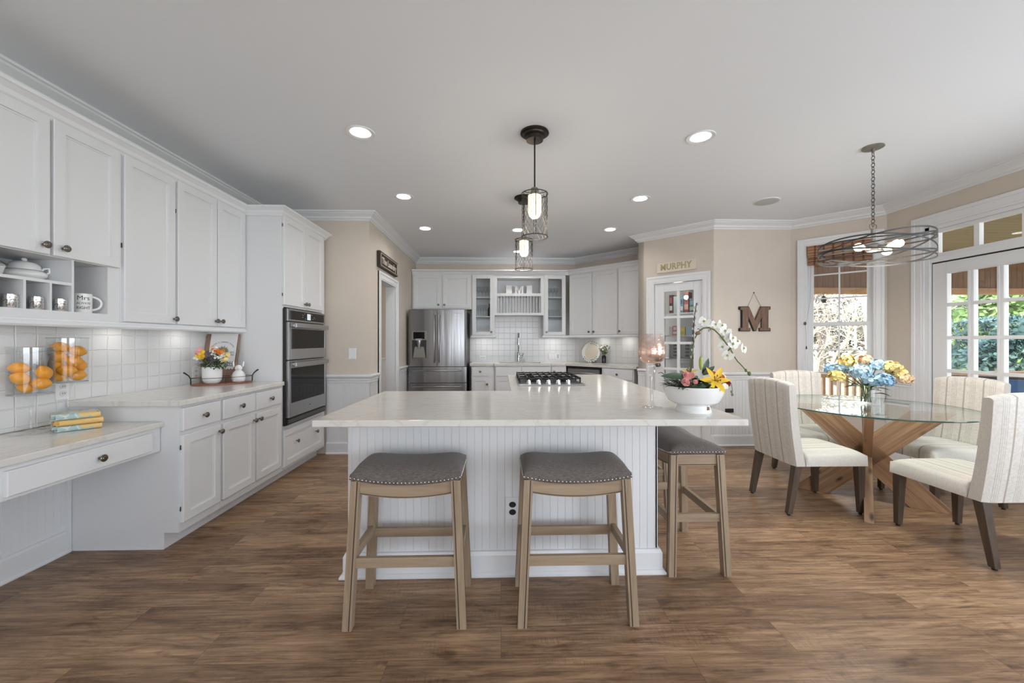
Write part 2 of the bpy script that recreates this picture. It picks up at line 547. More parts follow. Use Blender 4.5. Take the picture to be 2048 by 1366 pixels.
def fabric(name, c1, c2, scale=260, bump=0.35):
    m = mat(name, c1, 0.9)
    nt, n, l, b = nodes(m)
    b.inputs['Sheen Weight'].default_value = 0.15
    mp = coord(m, 'Object', (1, 1, 1))
    a = n.new('ShaderNodeTexNoise'); a.inputs['Scale'].default_value = scale; a.inputs['Detail'].default_value = 2
    l.new(mp.outputs[0], a.inputs['Vector'])
    mp2 = coord(m, 'Object', (1, 8, 1))
    a2 = n.new('ShaderNodeTexNoise'); a2.inputs['Scale'].default_value = scale * 0.22; a2.inputs['Detail'].default_value = 2
    l.new(mp2.outputs[0], a2.inputs['Vector'])
    ad = n.new('ShaderNodeMath'); ad.operation = 'ADD'; l.new(a.outputs['Fac'], ad.inputs[0]); l.new(a2.outputs['Fac'], ad.inputs[1])
    hv = n.new('ShaderNodeMath'); hv.operation = 'MULTIPLY'; hv.inputs[1].default_value = 0.5; l.new(ad.outputs[0], hv.inputs[0])
    r = n.new('ShaderNodeValToRGB')
    r.color_ramp.elements[0].position = 0.38; r.color_ramp.elements[0].color = (*c1, 1)
    r.color_ramp.elements[1].position = 0.62; r.color_ramp.elements[1].color = (*c2, 1)
    l.new(hv.outputs[0], r.inputs[0]); l.new(r.outputs[0], b.inputs['Base Color'])
    bp = n.new('ShaderNodeBump'); bp.inputs['Strength'].default_value = bump; bp.inputs['Distance'].default_value = 0.001
    l.new(hv.outputs[0], bp.inputs['Height']); l.new(bp.outputs[0], b.inputs['Normal'])
    return m, r
SEATF, _ = fabric('grey brown linen', (0.088, 0.073, 0.066), (0.165, 0.140, 0.128))
STRIPE, srmp = fabric('striped linen', (0.60, 0.565, 0.515), (0.72, 0.69, 0.64), 240, 0.25)
nt, n, l, b = nodes(STRIPE)
tc = n.new('ShaderNodeTexCoord'); sx = n.new('ShaderNodeSeparateXYZ'); l.new(tc.outputs['Object'], sx.inputs[0])
dv = n.new('ShaderNodeMath'); dv.operation = 'MULTIPLY_ADD'; dv.inputs[1].default_value = 1 / 0.128; dv.inputs[2].default_value = 8.04
l.new(sx.outputs['X'], dv.inputs[0])
fr = n.new('ShaderNodeMath'); fr.operation = 'FRACT'; l.new(dv.outputs[0], fr.inputs[0])
st = n.new('ShaderNodeValToRGB'); st.color_ramp.interpolation = 'CONSTANT'
e = st.color_ramp.elements
e[0].position = 0.0; e[0].color = (0.75, 0.75, 0.75, 1)
e[1].position = 0.085; e[1].color = (0, 0, 0, 1)
for p in (0.46, 0.545, 0.63, 0.715):
    x = e.new(p); x.color = (0.55, 0.55, 0.55, 1)
    x = e.new(p + 0.022); x.color = (0, 0, 0, 1)
l.new(fr.outputs[0], st.inputs[0])
mxs = n.new('ShaderNodeMixRGB'); mxs.inputs[2].default_value = (0.33, 0.27, 0.21, 1)
l.new(st.outputs[0], mxs.inputs[0]); l.new(srmp.outputs[0], mxs.inputs[1]); l.new(mxs.outputs[0], b.inputs['Base Color'])

ACACIA = mat('acacia', (0.3, 0.17, 0.09), 0.45)
nt, n, l, b = nodes(ACACIA)
mp = coord(ACACIA, 'Object', (1.0, 9, 22))
t1 = n.new('ShaderNodeTexNoise'); t1.inputs['Scale'].default_value = 1.6; t1.inputs['Detail'].default_value = 6; t1.inputs['Distortion'].default_value = 0.7
l.new(mp.outputs[0], t1.inputs['Vector'])
r = n.new('ShaderNodeValToRGB')
e = r.color_ramp.elements
e[0].position = 0.3; e[0].color = (0.20, 0.10, 0.050, 1)
e[1].position = 0.72; e[1].color = (0.46, 0.29, 0.165, 1)
x = e.new(0.5); x.color = (0.33, 0.185, 0.098, 1)
l.new(t1.outputs['Fac'], r.inputs[0])
mp2 = coord(ACACIA, 'Object', (4.5, 11, 11))
vk = n.new('ShaderNodeTexVoronoi'); vk.inputs['Scale'].default_value = 1.0
l.new(mp2.outputs[0], vk.inputs['Vector'])
kr = n.new('ShaderNodeValToRGB')
kr.color_ramp.elements[0].position = 0.07; kr.color_ramp.elements[0].color = (0.16, 0.10, 0.07, 1)
kr.color_ramp.elements[1].position = 0.2; kr.color_ramp.elements[1].color = (1, 1, 1, 1)
l.new(vk.outputs['Distance'], kr.inputs[0])
mk = n.new('ShaderNodeMixRGB'); mk.blend_type = 'MULTIPLY'; mk.inputs[0].default_value = 1
l.new(r.outputs[0], mk.inputs[1]); l.new(kr.outputs[0], mk.inputs[2]); l.new(mk.outputs[0], b.inputs['Base Color'])
# ------------------------------------------------------------------ room shell
CH = 2.74
XL, XR = -2.64, 4.17
YB = 7.06
A_P, B_P = (1.91, 5.49), (2.60, 4.80)          # pantry wall
C_M = (3.56, 4.80)
C_W = (4.17, 4.19)
floor_poly = [(-2.8, -3.8), (4.27, -3.8), (4.27, 4.23), (3.60, 4.9), (3.56, 9.2), (-4.3, 9.2), (-4.3, 4.6), (-2.8, 4.6)]
struct(MB().prism(floor_poly, -0.10, 0.0).build('floor', FLOOR))
struct(MB().prism(floor_poly, CH, CH + 0.12).build('ceiling', CEIL))

def wall(name, p0, p1, z0=0.0, z1=CH, openings=(), th=0.12, m=None, e0=0.0, e1=0.0):
    """slab standing outside the line p0->p1 (room on the right of travel); openings in u"""
    M, L = segframe(p0, p1)
    mb = MB()
    u = -e0
    for (a, b, c, d) in sorted(openings):
        mb.box(u, a, 0, th, z0, z1)
        if c > z0 + 1e-4:
            mb.box(a, b, 0, th, z0, c)
        if d < z1 - 1e-4:
            mb.box(a, b, 0, th, d, z1)
        u = b
    mb.box(u, L + e1, 0, th, z0, z1)
    a = math.atan2(p1[1] - p0[1], p1[0] - p0[0])
    return struct(mb.build(name, m or BEIGE, loc=(p0[0], p0[1], 0), rz=a))

wall('wall_left', (XL, -3.6), (XL, 4.70))
wall('wall_hall', (XL, 4.58), (-1.62, 4.58))
wall('wall_passage', (-1.5, 4.58), (-1.5, YB), openings=[(0.40, 1.13, 0, 2.055)])
wall('wall_back', (-1.62, YB), (1.32, YB), e1=0.05)
wall('wall_corner', (1.32, YB), (2.40, 5.98), e1=0.05)
wall('wall_pantry_side', (2.40, 5.98), A_P, th=0.08)
wall('wall_pantry', A_P, B_P, openings=[(0.213, 0.859, 0, 2.055)], th=0.11)
wall('wall_nook', B_P, C_M)
wall('wall_bay', C_M, C_W, openings=[(0.155, 0.760, 0.55, 2.415)], e0=0.03)
wall('wall_right', C_W, (XR, -3.6), th=0.10, openings=[(0.40, 2.16, 0, 2.36), (2.5, 6.7, 0.25, 2.4)])  # second opening is unseen, added and widened for more light
wall('wall_rear', (XR, -3.6), (XL, -3.6), openings=[(1.4, 5.4, 0.45, 2.25)])  # unseen opening, added and sized to admit sky light
# rooms seen through the doorway and the glazed pantry door
wall('wall_utility', (-4.2, 9.0), (-1.5, 9.0))
wall('wall_utility_left', (-4.2, 4.7), (-4.2, 9.0))
wall('wall_utility_front', (-4.2, 4.7), (-2.76, 4.7), th=0.05)
PM, PL = segframe(A_P, B_P)
pa = -PI / 4
struct(MB().box(-0.1, 1.3, 1.15, 1.2, 0, CH).box(1.05, 1.10, 0.22, 1.2, 0, CH).build('wall_pantry_inner', mat('pantry paint', (0.42, 0.43, 0.44), 0.7), loc=(A_P[0], A_P[1], 0), rz=pa))

# crown moulding
crown = [(0, 2.645), (0.010, 2.645), (0.014, 2.657), (0.030, 2.667), (0.036, 2.685), (0.074, 2.712), (0.080, 2.722), (0.092, 2.726), (0.094, 2.7399), (0, 2.7399)]
room_path = [(XL, -3.55), (XL, 4.58), (-1.5, 4.58), (-1.5, YB), (1.32, YB), (2.40, 5.98), A_P, B_P, C_M, C_W, (XR, -3.55)]
struct(MB().sweep(room_path, crown).build('trim_1', TRIMW))
# beadboard wainscot, chair rail and baseboard
rail = [(0, 0.80), (0.012, 0.80), (0.016, 0.812), (0.012, 0.823), (0.020, 0.832), (0.020, 0.852), (0.030, 0.862), (0.040, 0.872), (0.042, 0.885), (0.034, 0.896), (0, 0.896)]
base = [(0, 0.001), (0.030, 0.001), (0.030, 0.010), (0.022, 0.020), (0.017, 0.022), (0.017, 0.118), (0.010, 0.132), (0, 0.134)]
def wainscot(idx, bname, path, u_ok=True):
    mb = MB().sweep(path, rail)
    for i in range(len(path) - 1):
        M, L = segframe(path[i], path[i + 1])
        mb.bead(L, 0.12, 0.81, y=-0.010, M=M, th=0.0095)
    struct(mb.build('trim_%d' % idx, TRIMW))
    struct(MB().sweep([path[0]] + list(path[1:-1]) + [path[-1]], [(o + 0.010 if o > 0 else 0, z) for o, z in base]).build('baseboard_' + bname, TRIMW))
d45 = 2 ** -0.5
def on(p, q, u):
    L = math.hypot(q[0] - p[0], q[1] - p[1])
    return (p[0] + (q[0] - p[0]) * u / L, p[1] + (q[1] - p[1]) * u / L)
wainscot(2, 'hall', [(-1.975, 4.58), (-1.5, 4.58), (-1.5, 4.862)])
wainscot(3, 'passage', [(-1.5, 5.83), (-1.5, 7.05)])
wainscot(4, 'pantry', [A_P, on(A_P, B_P, 0.125)])
wainscot(5, 'nook', [on(A_P, B_P, 0.947), B_P, C_M, on(C_M, C_W, 0.062)])
wainscot(6, 'right', [C_W, (XR, C_W[1] - 0.265)])
wainscot(7, 'utility', [(-4.1, 9.0), (-1.7, 9.0)])
wainscot(8, 'right_front', [(XR, 1.90), (XR, -3.5)])

# casings: stepped boxes round an opening (local u along the wall, -y into the room)
def casing(mb, u0, u1, z1, w, z0=0.0, sill=False, M=None):
    for (o, t, a) in ((0.0, 0.014, w), (w * 0.18, 0.019, w * 0.60), (w * 0.70, 0.026, w * 0.30)):
        i = o; k = o + a
        mb.box(u0 - k, u0 - i, -t, 0.001, z0, z1 + k, M)
        mb.box(u1 + i, u1 + k, -t, 0.001, z0, z1 + k, M)
        mb.box(u0 - i, u1 + i, -t, 0.001, z1 + i, z1 + k, M)
    return mb
M_, _ = segframe((-1.5, 4.58), (-1.5, YB))
mb = casing(MB(), 0.415, 1.115, 2.04, 0.10)
mb.box(0.385, 0.415, -0.002, 0.135, 0, 2.055).box(1.115, 1.145, -0.002, 0.135, 0, 2.055).box(0.385, 1.145, -0.002, 0.135, 2.04, 2.07)
struct(mb.build('trim_9', TRIMW, loc=(-1.5, 4.58, 0), rz=PI / 2))

# pantry door (half-glazed, ten panes) -------------------------------------------------
def grille(mb, u0, u1, z0, z1, cols, rows, w, y0, y1, zs=None):
    for i in range(1, cols):
        c = u0 + (u1 - u0) * i / cols
        mb.box(c - w / 2, c + w / 2, y0, y1, z0, z1)
    for j in range(1, rows):
        c = z0 + (z1 - z0) * j / rows
        mb.box(u0, u1, y0 + 0.001, y1 - 0.001, c - w / 2, c + w / 2)
    return mb
mb = casing(MB(), 0.225, 0.847, 2.045, 0.098)
mb.box(0.213, 0.226, -0.001, 0.11, 0, 2.055).box(0.846, 0.859, -0.001, 0.11, 0, 2.055).box(0.213, 0.859, -0.001, 0.11, 2.046, 2.056)
struct(mb.build('trim_10', TRIMW, loc=(*A_P, 0), rz=pa))
mb = MB()
mb.box(0.230, 0.352, 0.012, 0.047, 0.012, 2.04).box(0.734, 0.842, 0.012, 0.047, 0.012, 2.04)
mb.box(0.352, 0.734, 0.012, 0.047, 1.93, 2.04).box(0.352, 0.734, 0.012, 0.047, 0.012, 0.235)
grille(mb, 0.352, 0.734, 0.235, 1.93, 2, 5, 0.032, 0.008, 0.047)
dr = struct(mb.build('door_1', TRIMW, loc=(*A_P, 0), rz=pa, bevel=0.003))
MB().box(0.35, 0.736, 0.028, 0.032, 0.23, 1.935).build('glass_pane', WGLASS, dr)
for zc in (1.81, 1.07, 0.25):
    MB().cyl((0.846, 0.004, zc - 0.05), (0.846, 0.004, zc + 0.05), 0.008, seg=10).build('door_hinge', STEEL2, dr)
MB().lathe([(0.028, 0), (0.028, 0.004), (0.010, 0.01), (0.010, 0.03), (0.026, 0.04), (0.028, 0.055), (0.014, 0.066)], M=Matrix.Translation((0.285, 0.012, 0.96)) @ Matrix.Rotation(PI / 2, 4, 'X'), seg=20).build('door_handle', KNOB, dr, smooth=50)

# french door with transom on the right wall -------------------------------------------
ra = -PI / 2
RL = (C_W[0], C_W[1], 0)
mb = casing(MB(), 0.385, 2.175, 2.385, 0.110)
mb.box(0.385, 0.425, -0.001, 0.10, 0, 2.385).box(2.135, 2.175, -0.001, 0.10, 0, 2.385).box(0.385, 2.175, -0.001, 0.10, 2.35, 2.39)
mb.box(0.425, 2.135, 0.005, 0.10, 2.035, 2.085)
struct(mb.build('trim_11', TRIMW, loc=RL, rz=ra, bevel=0.002))
mb = MB()
t0, t1, q0, q1 = 0.425, 2.135, 2.085, 2.35
mb.box(t0, t0 + 0.065, 0.02, 0.06, q0, q1).box(t1 - 0.065, t1, 0.02, 0.06, q0, q1).box(t0 + 0.065, t1 - 0.065, 0.02, 0.06, q0, q0 + 0.035).box(t0 + 0.065, t1 - 0.065, 0.02, 0.06, q1 - 0.035, q1)
for k in range(1, 5):
    c = t0 + 0.065 + (0.285 + 0.041) * k - 0.0205
    mb.box(c - 0.0205, c + 0.0205, 0.018, 0.06, q0 + 0.035, q1 - 0.035)
tw = struct(mb.build('window_2', TRIMW, loc=RL, rz=ra, bevel=0.002))
MB().box(t0 + 0.06, t1 - 0.06, 0.038, 0.042, q0 + 0.03, q1 - 0.03).build('glass_pane', WGLASS, tw)
def french(idx, a, b, hinge_left):
    mb = MB()
    st = 0.126
    mb.box(a, a + st, 0.022, 0.066, 0.012, 2.024).box(b - st, b, 0.022, 0.066, 0.012, 2.024)
    mb.box(a + st, b - st, 0.022, 0.066, 1.914, 2.024).box(a + st, b - st, 0.022, 0.066, 0.012, 0.395)
    g0, g1 = a + st, b - st
    w = 0.045; pw = ((g1 - g0) - 2 * w) / 3
    for k in (1, 2):
        c = g0 + pw * k + w * (k - 1)
        mb.box(c, c + w * 0.45, 0.018, 0.066, 0.395, 1.914).box(c + w * 0.45, c + w, 0.022, 0.066, 0.395, 1.914)
    ph = (1.914 - 0.395 - 4 * 0.030) / 5
    for k in range(1, 5):
        c = 0.395 + ph * k + 0.030 * (k - 1)
        mb.box(g0, g1, 0.020, 0.065, c, c + 0.030)
    d = struct(mb.build('door_%d' % idx, TRIMW, loc=RL, rz=ra, bevel=0.003))
    MB().box(g0 - 0.004, g1 + 0.004, 0.042, 0.046, 0.39, 1.918).build('glass_pane', WGLASS, d)
    return d
d2 = french(2, 0.434, 1.277, True)
d3 = french(3, 1.283, 2.126, False)
for d, u in ((d2, 1.215), (d3, 1.345)):
    MB().box(u - 0.02, u + 0.02, 0.016, 0.022, 0.9, 1.06).cyl((u, 0.02, 0.98), (u, -0.035, 0.98), 0.009).cyl((u, -0.03, 0.98), (u + (-0.1 if u < 1.28 else 0.1), -0.03, 0.98), 0.009).build('door_handle', KNOB, d, smooth=40)
struct(MB().box(0.424, 0.434, 0.03, 0.075, 0.01, 2.03).box(0.425, 2.135, 0.03, 0.075, 2.026, 2.035).build('trim_12', DARKGAP, loc=RL, rz=ra))

# bay window -----------------------------------------------------------------------------
wa = math.atan2(C_W[1] - C_M[1], C_W[0] - C_M[0])
WLOC = (C_M[0], C_M[1], 0)
mb = casing(MB(), 0.158, 0.757, 2.41, 0.088, z0=0.52)
mb.box(0.150, 0.166, -0.001, 0.12, 0.55, 2.415).box(0.749, 0.765, -0.001, 0.12, 0.55, 2.415).box(0.150, 0.765, -0.001, 0.12, 2.40, 2.42)
mb.box(0.05, 0.865, -0.05, 0.12, 0.525, 0.552).box(0.07, 0.845, -0.018, 0.0, 0.43, 0.525)
struct(mb.build('trim_13', TRIMW, loc=WLOC, rz=wa, bevel=0.002))
mb = MB()
def sash(mb, z0, z1, y, zt, zb):
    mb.box(0.166, 0.219, y, y + 0.034, z0, z1).box(0.697, 0.749, y, y + 0.034, z0, z1)
    mb.box(0.219, 0.697, y, y + 0.034, z0, z0 + zb).box(0.219, 0.697, y, y + 0.034, z1 - zt, z1)
    mb.box(0.4505, 0.4655, y + 0.006, y + 0.03, z0 + zb, z1 - zt)
    for k in (1, 2):
        c = z0 + zb + (z1 - zt - z0 - zb) * k / 3
        mb.box(0.219, 0.697, y + 0.007, y + 0.029, c - 0.0075, c + 0.0075)
sash(mb, 1.455, 2.40, 0.070, 0.045, 0.045)
sash(mb, 0.552, 1.50, 0.034, 0.042, 0.06)
mb.box(0.435, 0.485, 0.025, 0.05, 1.50, 1.51)
w1 = struct(mb.build('window_1', TRIMW, loc=WLOC, rz=wa, bevel=0.002))
MB().box(0.215, 0.70, 0.086, 0.089, 1.49, 2.36).box(0.215, 0.70, 0.050, 0.053, 0.60, 1.47).build('glass_pane', WGLASS, w1)

# unseen windows added at the rear and right walls to let fill light in
def fill_window(idx, p0, p1, u0, u1, z0, z1, n):
    a = math.atan2(p1[1] - p0[1], p1[0] - p0[0])
    mb = casing(MB(), u0, u1, z1, 0.09, z0)
    mb.box(u0 - 0.1, u1 + 0.1, -0.05, 0.05, z0 - 0.04, z0)
    for k in range(n + 1):
        c = u0 + (u1 - u0) * k / n
        mb.box(c - 0.03, c + 0.03, 0.07, 0.10, z0, z1)
    mb.box(u0, u1, 0.07, 0.10, z0, z0 + 0.05).box(u0, u1, 0.07, 0.10, z1 - 0.05, z1)
    o = struct(mb.build('window_%d' % idx, TRIMW, loc=(p0[0], p0[1], 0), rz=a))
fill_window(3, C_W, (XR, -3.6), 2.5, 6.7, 0.25, 2.4, 4)
fill_window(4, (XR, -3.6), (XL, -3.6), 1.4, 5.4, 0.45, 2.25, 5)

# backsplash tile
T = MB().box(0, 4.56 - 0.91, -0.009, 0, 0.79, 1.362)
struct(T.build('trim_14', TILE_L, loc=(XL, 0.0, 0), rz=PI / 2))
struct(MB().box(0, 1.865, -0.008, 0, 0.914, 1.78).build('trim_15', TILE_B, loc=(-0.55, YB, 0), rz=0))
struct(MB().box(0.003, 1.527, -0.008, 0, 0.914, 1.40).build('trim_16', TILE_B, loc=(1.32, YB, 0), rz=-PI / 4))
# ------------------------------------------------------------------ cabinets
KP = [(0.006, 0.0), (0.006, 0.008), (0.0045, 0.012), (0.006, 0.016), (0.0155, 0.019), (0.0165, 0.023), (0.0145, 0.026), (0.011, 0.0265), (0.009, 0.029), (0.0, 0.030)]
def knob(parent, x, y, z, k=1.12):
    M = Matrix.Translation((x, y, z)) @ Matrix.Rotation(PI / 2, 4, 'X')
    return MB().lathe([(r * k, h * k) for r, h in KP], seg=20, M=M).build('knob', KNOB, parent, smooth=35)

def panel_geo(mb, x0, x1, z0, z1, y=-0.020, m=0.055, rec=0.011, th=0.0195):
    """shaker front: raised frame, small bead, recessed flat panel (front face at y)"""
    b = y + th
    e = 0.003
    r0 = [(x0 + e, z0 + e), (x1 - e, z0 + e), (x1 - e, z1 - e), (x0 + e, z1 - e)]
    rb = [(x0, z0), (x1, z0), (x1, z1), (x0, z1)]
    def ins(d): return [(x0 + d, z0 + d), (x1 - d, z0 + d), (x1 - d, z1 - d), (x0 + d, z1 - d)]
    rings = [[(p[0], b, p[1]) for p in rb], [(p[0], y + e, p[1]) for p in rb], [(p[0], y, p[1]) for p in r0]]
    if m:
        rings += [[(p[0], y, p[1]) for p in ins(m)], [(p[0], y + rec * 0.75, p[1]) for p in ins(m + 0.0015)], [(p[0], y + rec * 0.75, p[1]) for p in ins(m + 0.009)], [(p[0], y + rec, p[1]) for p in ins(m + 0.010)]]
    vs = [v for r in rings for v in r]
    fs = [(3, 2, 1, 0)]
    for i in range(len(rings) - 1):
        for k in range(4):
            l = (k + 1) % 4
            fs.append((i * 4 + k, i * 4 + l, i * 4 + 4 + l, i * 4 + 4 + k))
    o = (len(rings) - 1) * 4
    fs.append((o, o + 1, o + 2, o + 3))
    mb._add(vs, fs)
    return mb

def door(parent, x0, x1, z0, z1, kx=None, kz=None, name='door', m=0.055):
    d = panel_geo(MB(), x0, x1, z0, z1, m=m).build(name, WHITE, parent)
    if kx is not None:
        for a in (kx if isinstance(kx, (list, tuple)) else [kx]):
            knob(d, a, -0.020, kz)
    return d
def drawer(parent, x0, x1, z0, z1, kx=None, kz=None, m=0):
    return door(parent, x0, x1, z0, z1, (x0 + x1) / 2 if kx is None else kx, (z0 + z1) / 2 if kz is None else kz, 'drawer', m)
def hinge(parent, x, z):
    MB().cyl((x, -0.004, z - 0.014), (x, -0.004, z + 0.014), 0.0028, seg=8).build('hinge', BRONZE, parent)

def carcass(t, w, d, z0, z1, toe=None):
    mb = MB().box(0, w, 0, d, z0, z1)
    if toe:
        mb.box(0, w, toe, d, 0.001, z0)
    return mb.build('body', WHITE, t)

LR = PI / 2
XF = -1.98      # face of the left base run
def lcab(name, label, y0, xf=XF, cat='cabinet', group=None):
    return thing(name, label, cat, (xf, y0, 0), LR, group)
DB = XF - XL - 0.002
# base run
t = lcab('base_cabinet', 'white base cabinet with one drawer over one door, next to the desk', 2.50)
carcass(t, 0.358, DB, 0.10, 0.876, 0.085)
MB().box(-0.004, 0.0, 0.085, DB, 0.0, 0.018).build('shoe_moulding', TRIMW, t)
drawer(t, -0.005 + 0.02, 0.345, 0.722, 0.862)
d = door(t, 0.015, 0.345, 0.155, 0.694, 0.325, 0.65)
hinge(d, 0.012, 0.62); hinge(d, 0.012, 0.24)
t = lcab('base_cabinet', 'white base cabinet with two drawers over two doors beside the wall ovens', 2.86)
carcass(t, 0.788, DB, 0.10, 0.876, 0.085)
drawer(t, 0.012, 0.375, 0.722, 0.862); drawer(t, 0.398, 0.760, 0.722, 0.862)
door(t, 0.012, 0.375, 0.155, 0.694, 0.350, 0.650); door(t, 0.398, 0.760, 0.155, 0.694, 0.420, 0.650)
# worktop of the left run
mb = MB().box(XL + 0.010, XF + 0.030, 2.476, 3.647, 0.878, 0.914)
o = mb.build('worktop', QUARTZ, bevel=0.006); tag(o, 'white quartz worktop on the left base cabinets, ending above the lower desk', 'worktop')
# tall oven cabinet
t = lcab('oven_cabinet', 'tall white oven cabinet holding the stainless double ovens', 3.65)
tw_ = 0.868
mb = MB()
mb.box(0, tw_, 0.001, DB, 1.59, 2.43).box(0, tw_, 0.001, DB, 0.10, 0.50).box(0, 0.03, 0, DB, 0.50, 1.59).box(tw_ - 0.06, tw_, 0, DB, 0.50, 1.59).box(0.03, tw_ - 0.06, 0.55, DB, 0.50, 1.59)
mb.box(0, tw_, 0.085, DB, 0.001, 0.10)
mb.build('body', WHITE, t)
d = door(t, 0.010, 0.402, 1.608, 2.415, 0.378, 1.645)
hinge(d, 0.007, 2.33); hinge(d, 0.007, 1.70)
door(t, 0.410, 0.800, 1.608, 2.415, 0.434, 1.645)
d = door(t, 0.010, 0.800, 0.130, 0.468, (0.22, 0.62), 0.325, 'drawer')
# double wall oven
t = thing('double_oven', 'stainless double wall oven with black glass doors, built into tall white cabinet', 'oven', (XF, 3.68, 0), LR)
W = 0.765
MB().box(0, W - 0.0, 0.0, 0.54, 0.515, 1.578).box(-0.012, W + 0.005, -0.024, -0.001, 0.505, 1.576).build('housing', BLACK, t)
p = MB().box(0, W, -0.040, -0.024, 1.462, 1.576).build('control_panel', STEEL2, t, bevel=0.002)
MB().box(0.03, W - 0.03, -0.0415, -0.038, 1.478, 1.560).build('control_glass', BGLASS, p)
MB().box(0.36, 0.43, -0.043, -0.041, 1.488, 1.548).build('display', emit('oven display', (0.62, 0.66, 0.70), 0.6), p)
ICON = emit('icons', (0.5, 0.55, 0.65), 0.25)
for i, (u, v) in enumerate(((0.27, 1.51), (0.275, 1.53), (0.31, 1.545), (0.33, 1.497), (0.46, 1.54), (0.48, 1.50), (0.50, 1.52), (0.52, 1.51))):
    MB().box(u - 0.005, u + 0.005, -0.0425, -0.0414, v - 0.002, v + 0.002).build('touch_icon', ICON, p)
def odoor(z0, z1, gz0, gz1):
    mb = MB().box(0, 0.040, -0.050, -0.025, z0, z1).box(W - 0.03, W, -0.050, -0.025, z0, z1).box(0.04, W - 0.03, -0.050, -0.025, z0, gz0).box(0.04, W - 0.03, -0.050, -0.025, gz1, z1)
    d = mb.build('oven_door', STEEL2, t, bevel=0.002)
    MB().box(0.040, W - 0.03, -0.046, -0.030, gz0, gz1).build('door_glass', BGLASS, d)
    zh = (gz1 + z1) / 2
    MB().box(0.04, W - 0.04, -0.100, -0.078, zh - 0.020, zh + 0.020).box(0.07, 0.10, -0.08, -0.048, zh - 0.012, zh + 0.012).box(W - 0.10, W - 0.07, -0.08, -0.048, zh - 0.012, zh + 0.012).build('oven_handle', STEEL2, d, bevel=0.004)
    return d
odoor(1.105, 1.452, 1.205, 1.392)
d = odoor(0.575, 1.096, 0.705, 1.028)
MB().ell((0.40, -0.0505, 0.640), 0.016, 0.0015, 0.006, 16, 8).build('badge', STEEL, d)
mb = MB().box(-0.01, W, -0.045, -0.024, 0.512, 0.566)
mb.build('vent_grille', BLACK, t)
MB().box(0.0, W, -0.048, -0.044, 0.530, 0.535).box(0.0, W, -0.048, -0.044, 0.545, 0.550).build('vent_bar', GUN, t)

# desk ------------------------------------------------------------------
DZ = 0.785
t = thing('desk', 'low built-in white desk with one wide drawer, left of the base cabinets', 'desk', (-2.085, 0.95, 0), LR)
DD = -2.085 - XL - 0.002
MB().box(0, 1.545, 0.0, DD, 0.605, 0.752).build('apron', WHITE, t)
MB().box(-0.03, 0.0, 0.0, DD, 0.001, 0.752).build('end_panel', WHITE, t)
panel_geo(MB(), 0.775, 1.47, 0.625, 0.732, m=0)
d = panel_geo(MB(), 0.775, 1.47, 0.622, 0.730, m=0).build('drawer', WHITE, t)
knob(d, 1.155, -0.020, 0.675, 1.15)
o = MB().box(-0.03, 1.547, -0.023, DD - 0.010, DZ - 0.032, DZ).build('desk_top', QUARTZ, t, bevel=0.004)
o['label'] = 'quartz desk top'
mb = MB(); mb.bead(1.48, 0.12, 0.60, y=-0.010, th=0.0095)
struct(mb.build('trim_17', TRIMW, loc=(XL, 1.0, 0), rz=LR))
struct(MB().sweep([(XL, -3.5), (XL, 2.485)], [(o_ + 0.010 if o_ > 0 else 0, z) for o_, z in base]).box(XL + 0.010, XL + 0.028, 2.475, 2.497, 0.0, 0.60).build('baseboard_left', TRIMW))

# left wall cabinets ------------------------------------------------------
UF = -2.31
UD = UF - XL - 0.010
def ucab(label, y0): return thing('wall_cabinet', label, 'cabinet', (UF, y0, 0), LR)
t = ucab('white wall cabinet with two doors above open cubbyholes over the desk', 1.60)
# local x = y-1.60 ; opening pieces
mb = MB()
w = 0.878
mb.box(0, w, 0.001, UD, 1.712, 2.43)                           # upper box
mb.box(0, w, 0.0, UD, 1.392, 1.435)                          # bottom
mb.box(0, 0.294, 0.0, UD, 1.435, 1.712)                      # beyond the picture
mb.box(0.803, w, 0.0, UD, 1.435, 1.712)                      # right stile
mb.box(0.294, 0.803, UD - 0.01, UD, 1.435, 1.712)            # back
mb.build('body', WHITE, t)
MB().box(0.608, 0.620, 0.0, UD - 0.01, 1.435, 1.712).box(0.294, 0.608, 0.0, UD - 0.01, 1.574, 1.589).box(0.391, 0.402, 0.0, UD - 0.01, 1.435, 1.574).box(0.504, 0.514, 0.0, UD - 0.01, 1.435, 1.574).build('divider', WHITE, t)
door(t, 0.10, 0.490, 1.716, 2.418, 0.455, 1.760); door(t, 0.506, 0.862, 1.716, 2.418, 0.545, 1.760)
t = ucab('white wall cabinet with a single tall door, right of the cubbyhole cabinet', 2.479)
carcass(t, 0.402, UD, 1.392, 2.43)
d = door(t, 0.010, 0.390, 1.396, 2.418, 0.372, 1.432)
hinge(d, 0.007, 1.86)
t = ucab('white wall cabinet with a pair of doors meeting the tall oven cabinet', 2.882)
carcass(t, 0.766, UD, 1.392, 2.43)
d = door(t, 0.010, 0.398, 1.396, 2.418, 0.376, 1.438); hinge(d, 0.007, 2.2)
door(t, 0.410, 0.755, 1.396, 2.418, 0.436, 1.438)
ccrown = [(0, 2.405), (0.006, 2.405), (0.012, 2.412), (0.012, 2.42), (0.022, 2.428), (0.030, 2.448), (0.052, 2.466), (0.060, 2.470), (0.062, 2.486), (0, 2.486)]
struct(MB().sweep([(UF, 1.60), (UF, 3.648), (XF, 3.648), (XF, 4.52), (XL + 0.1, 4.52)], ccrown).box(XL + 0.01, UF, 1.6, 3.65, 2.43, 2.44).box(XL + 0.01, XF, 3.65, 4.52, 2.43, 2.44).build('trim_18', TRIMW))
lrail = [(0, 1.352), (0.012, 1.352), (0.020, 1.362), (0.020, 1.378), (0.012, 1.382), (0.008, 1.391), (-0.020, 1.391), (-0.020, 1.352)]
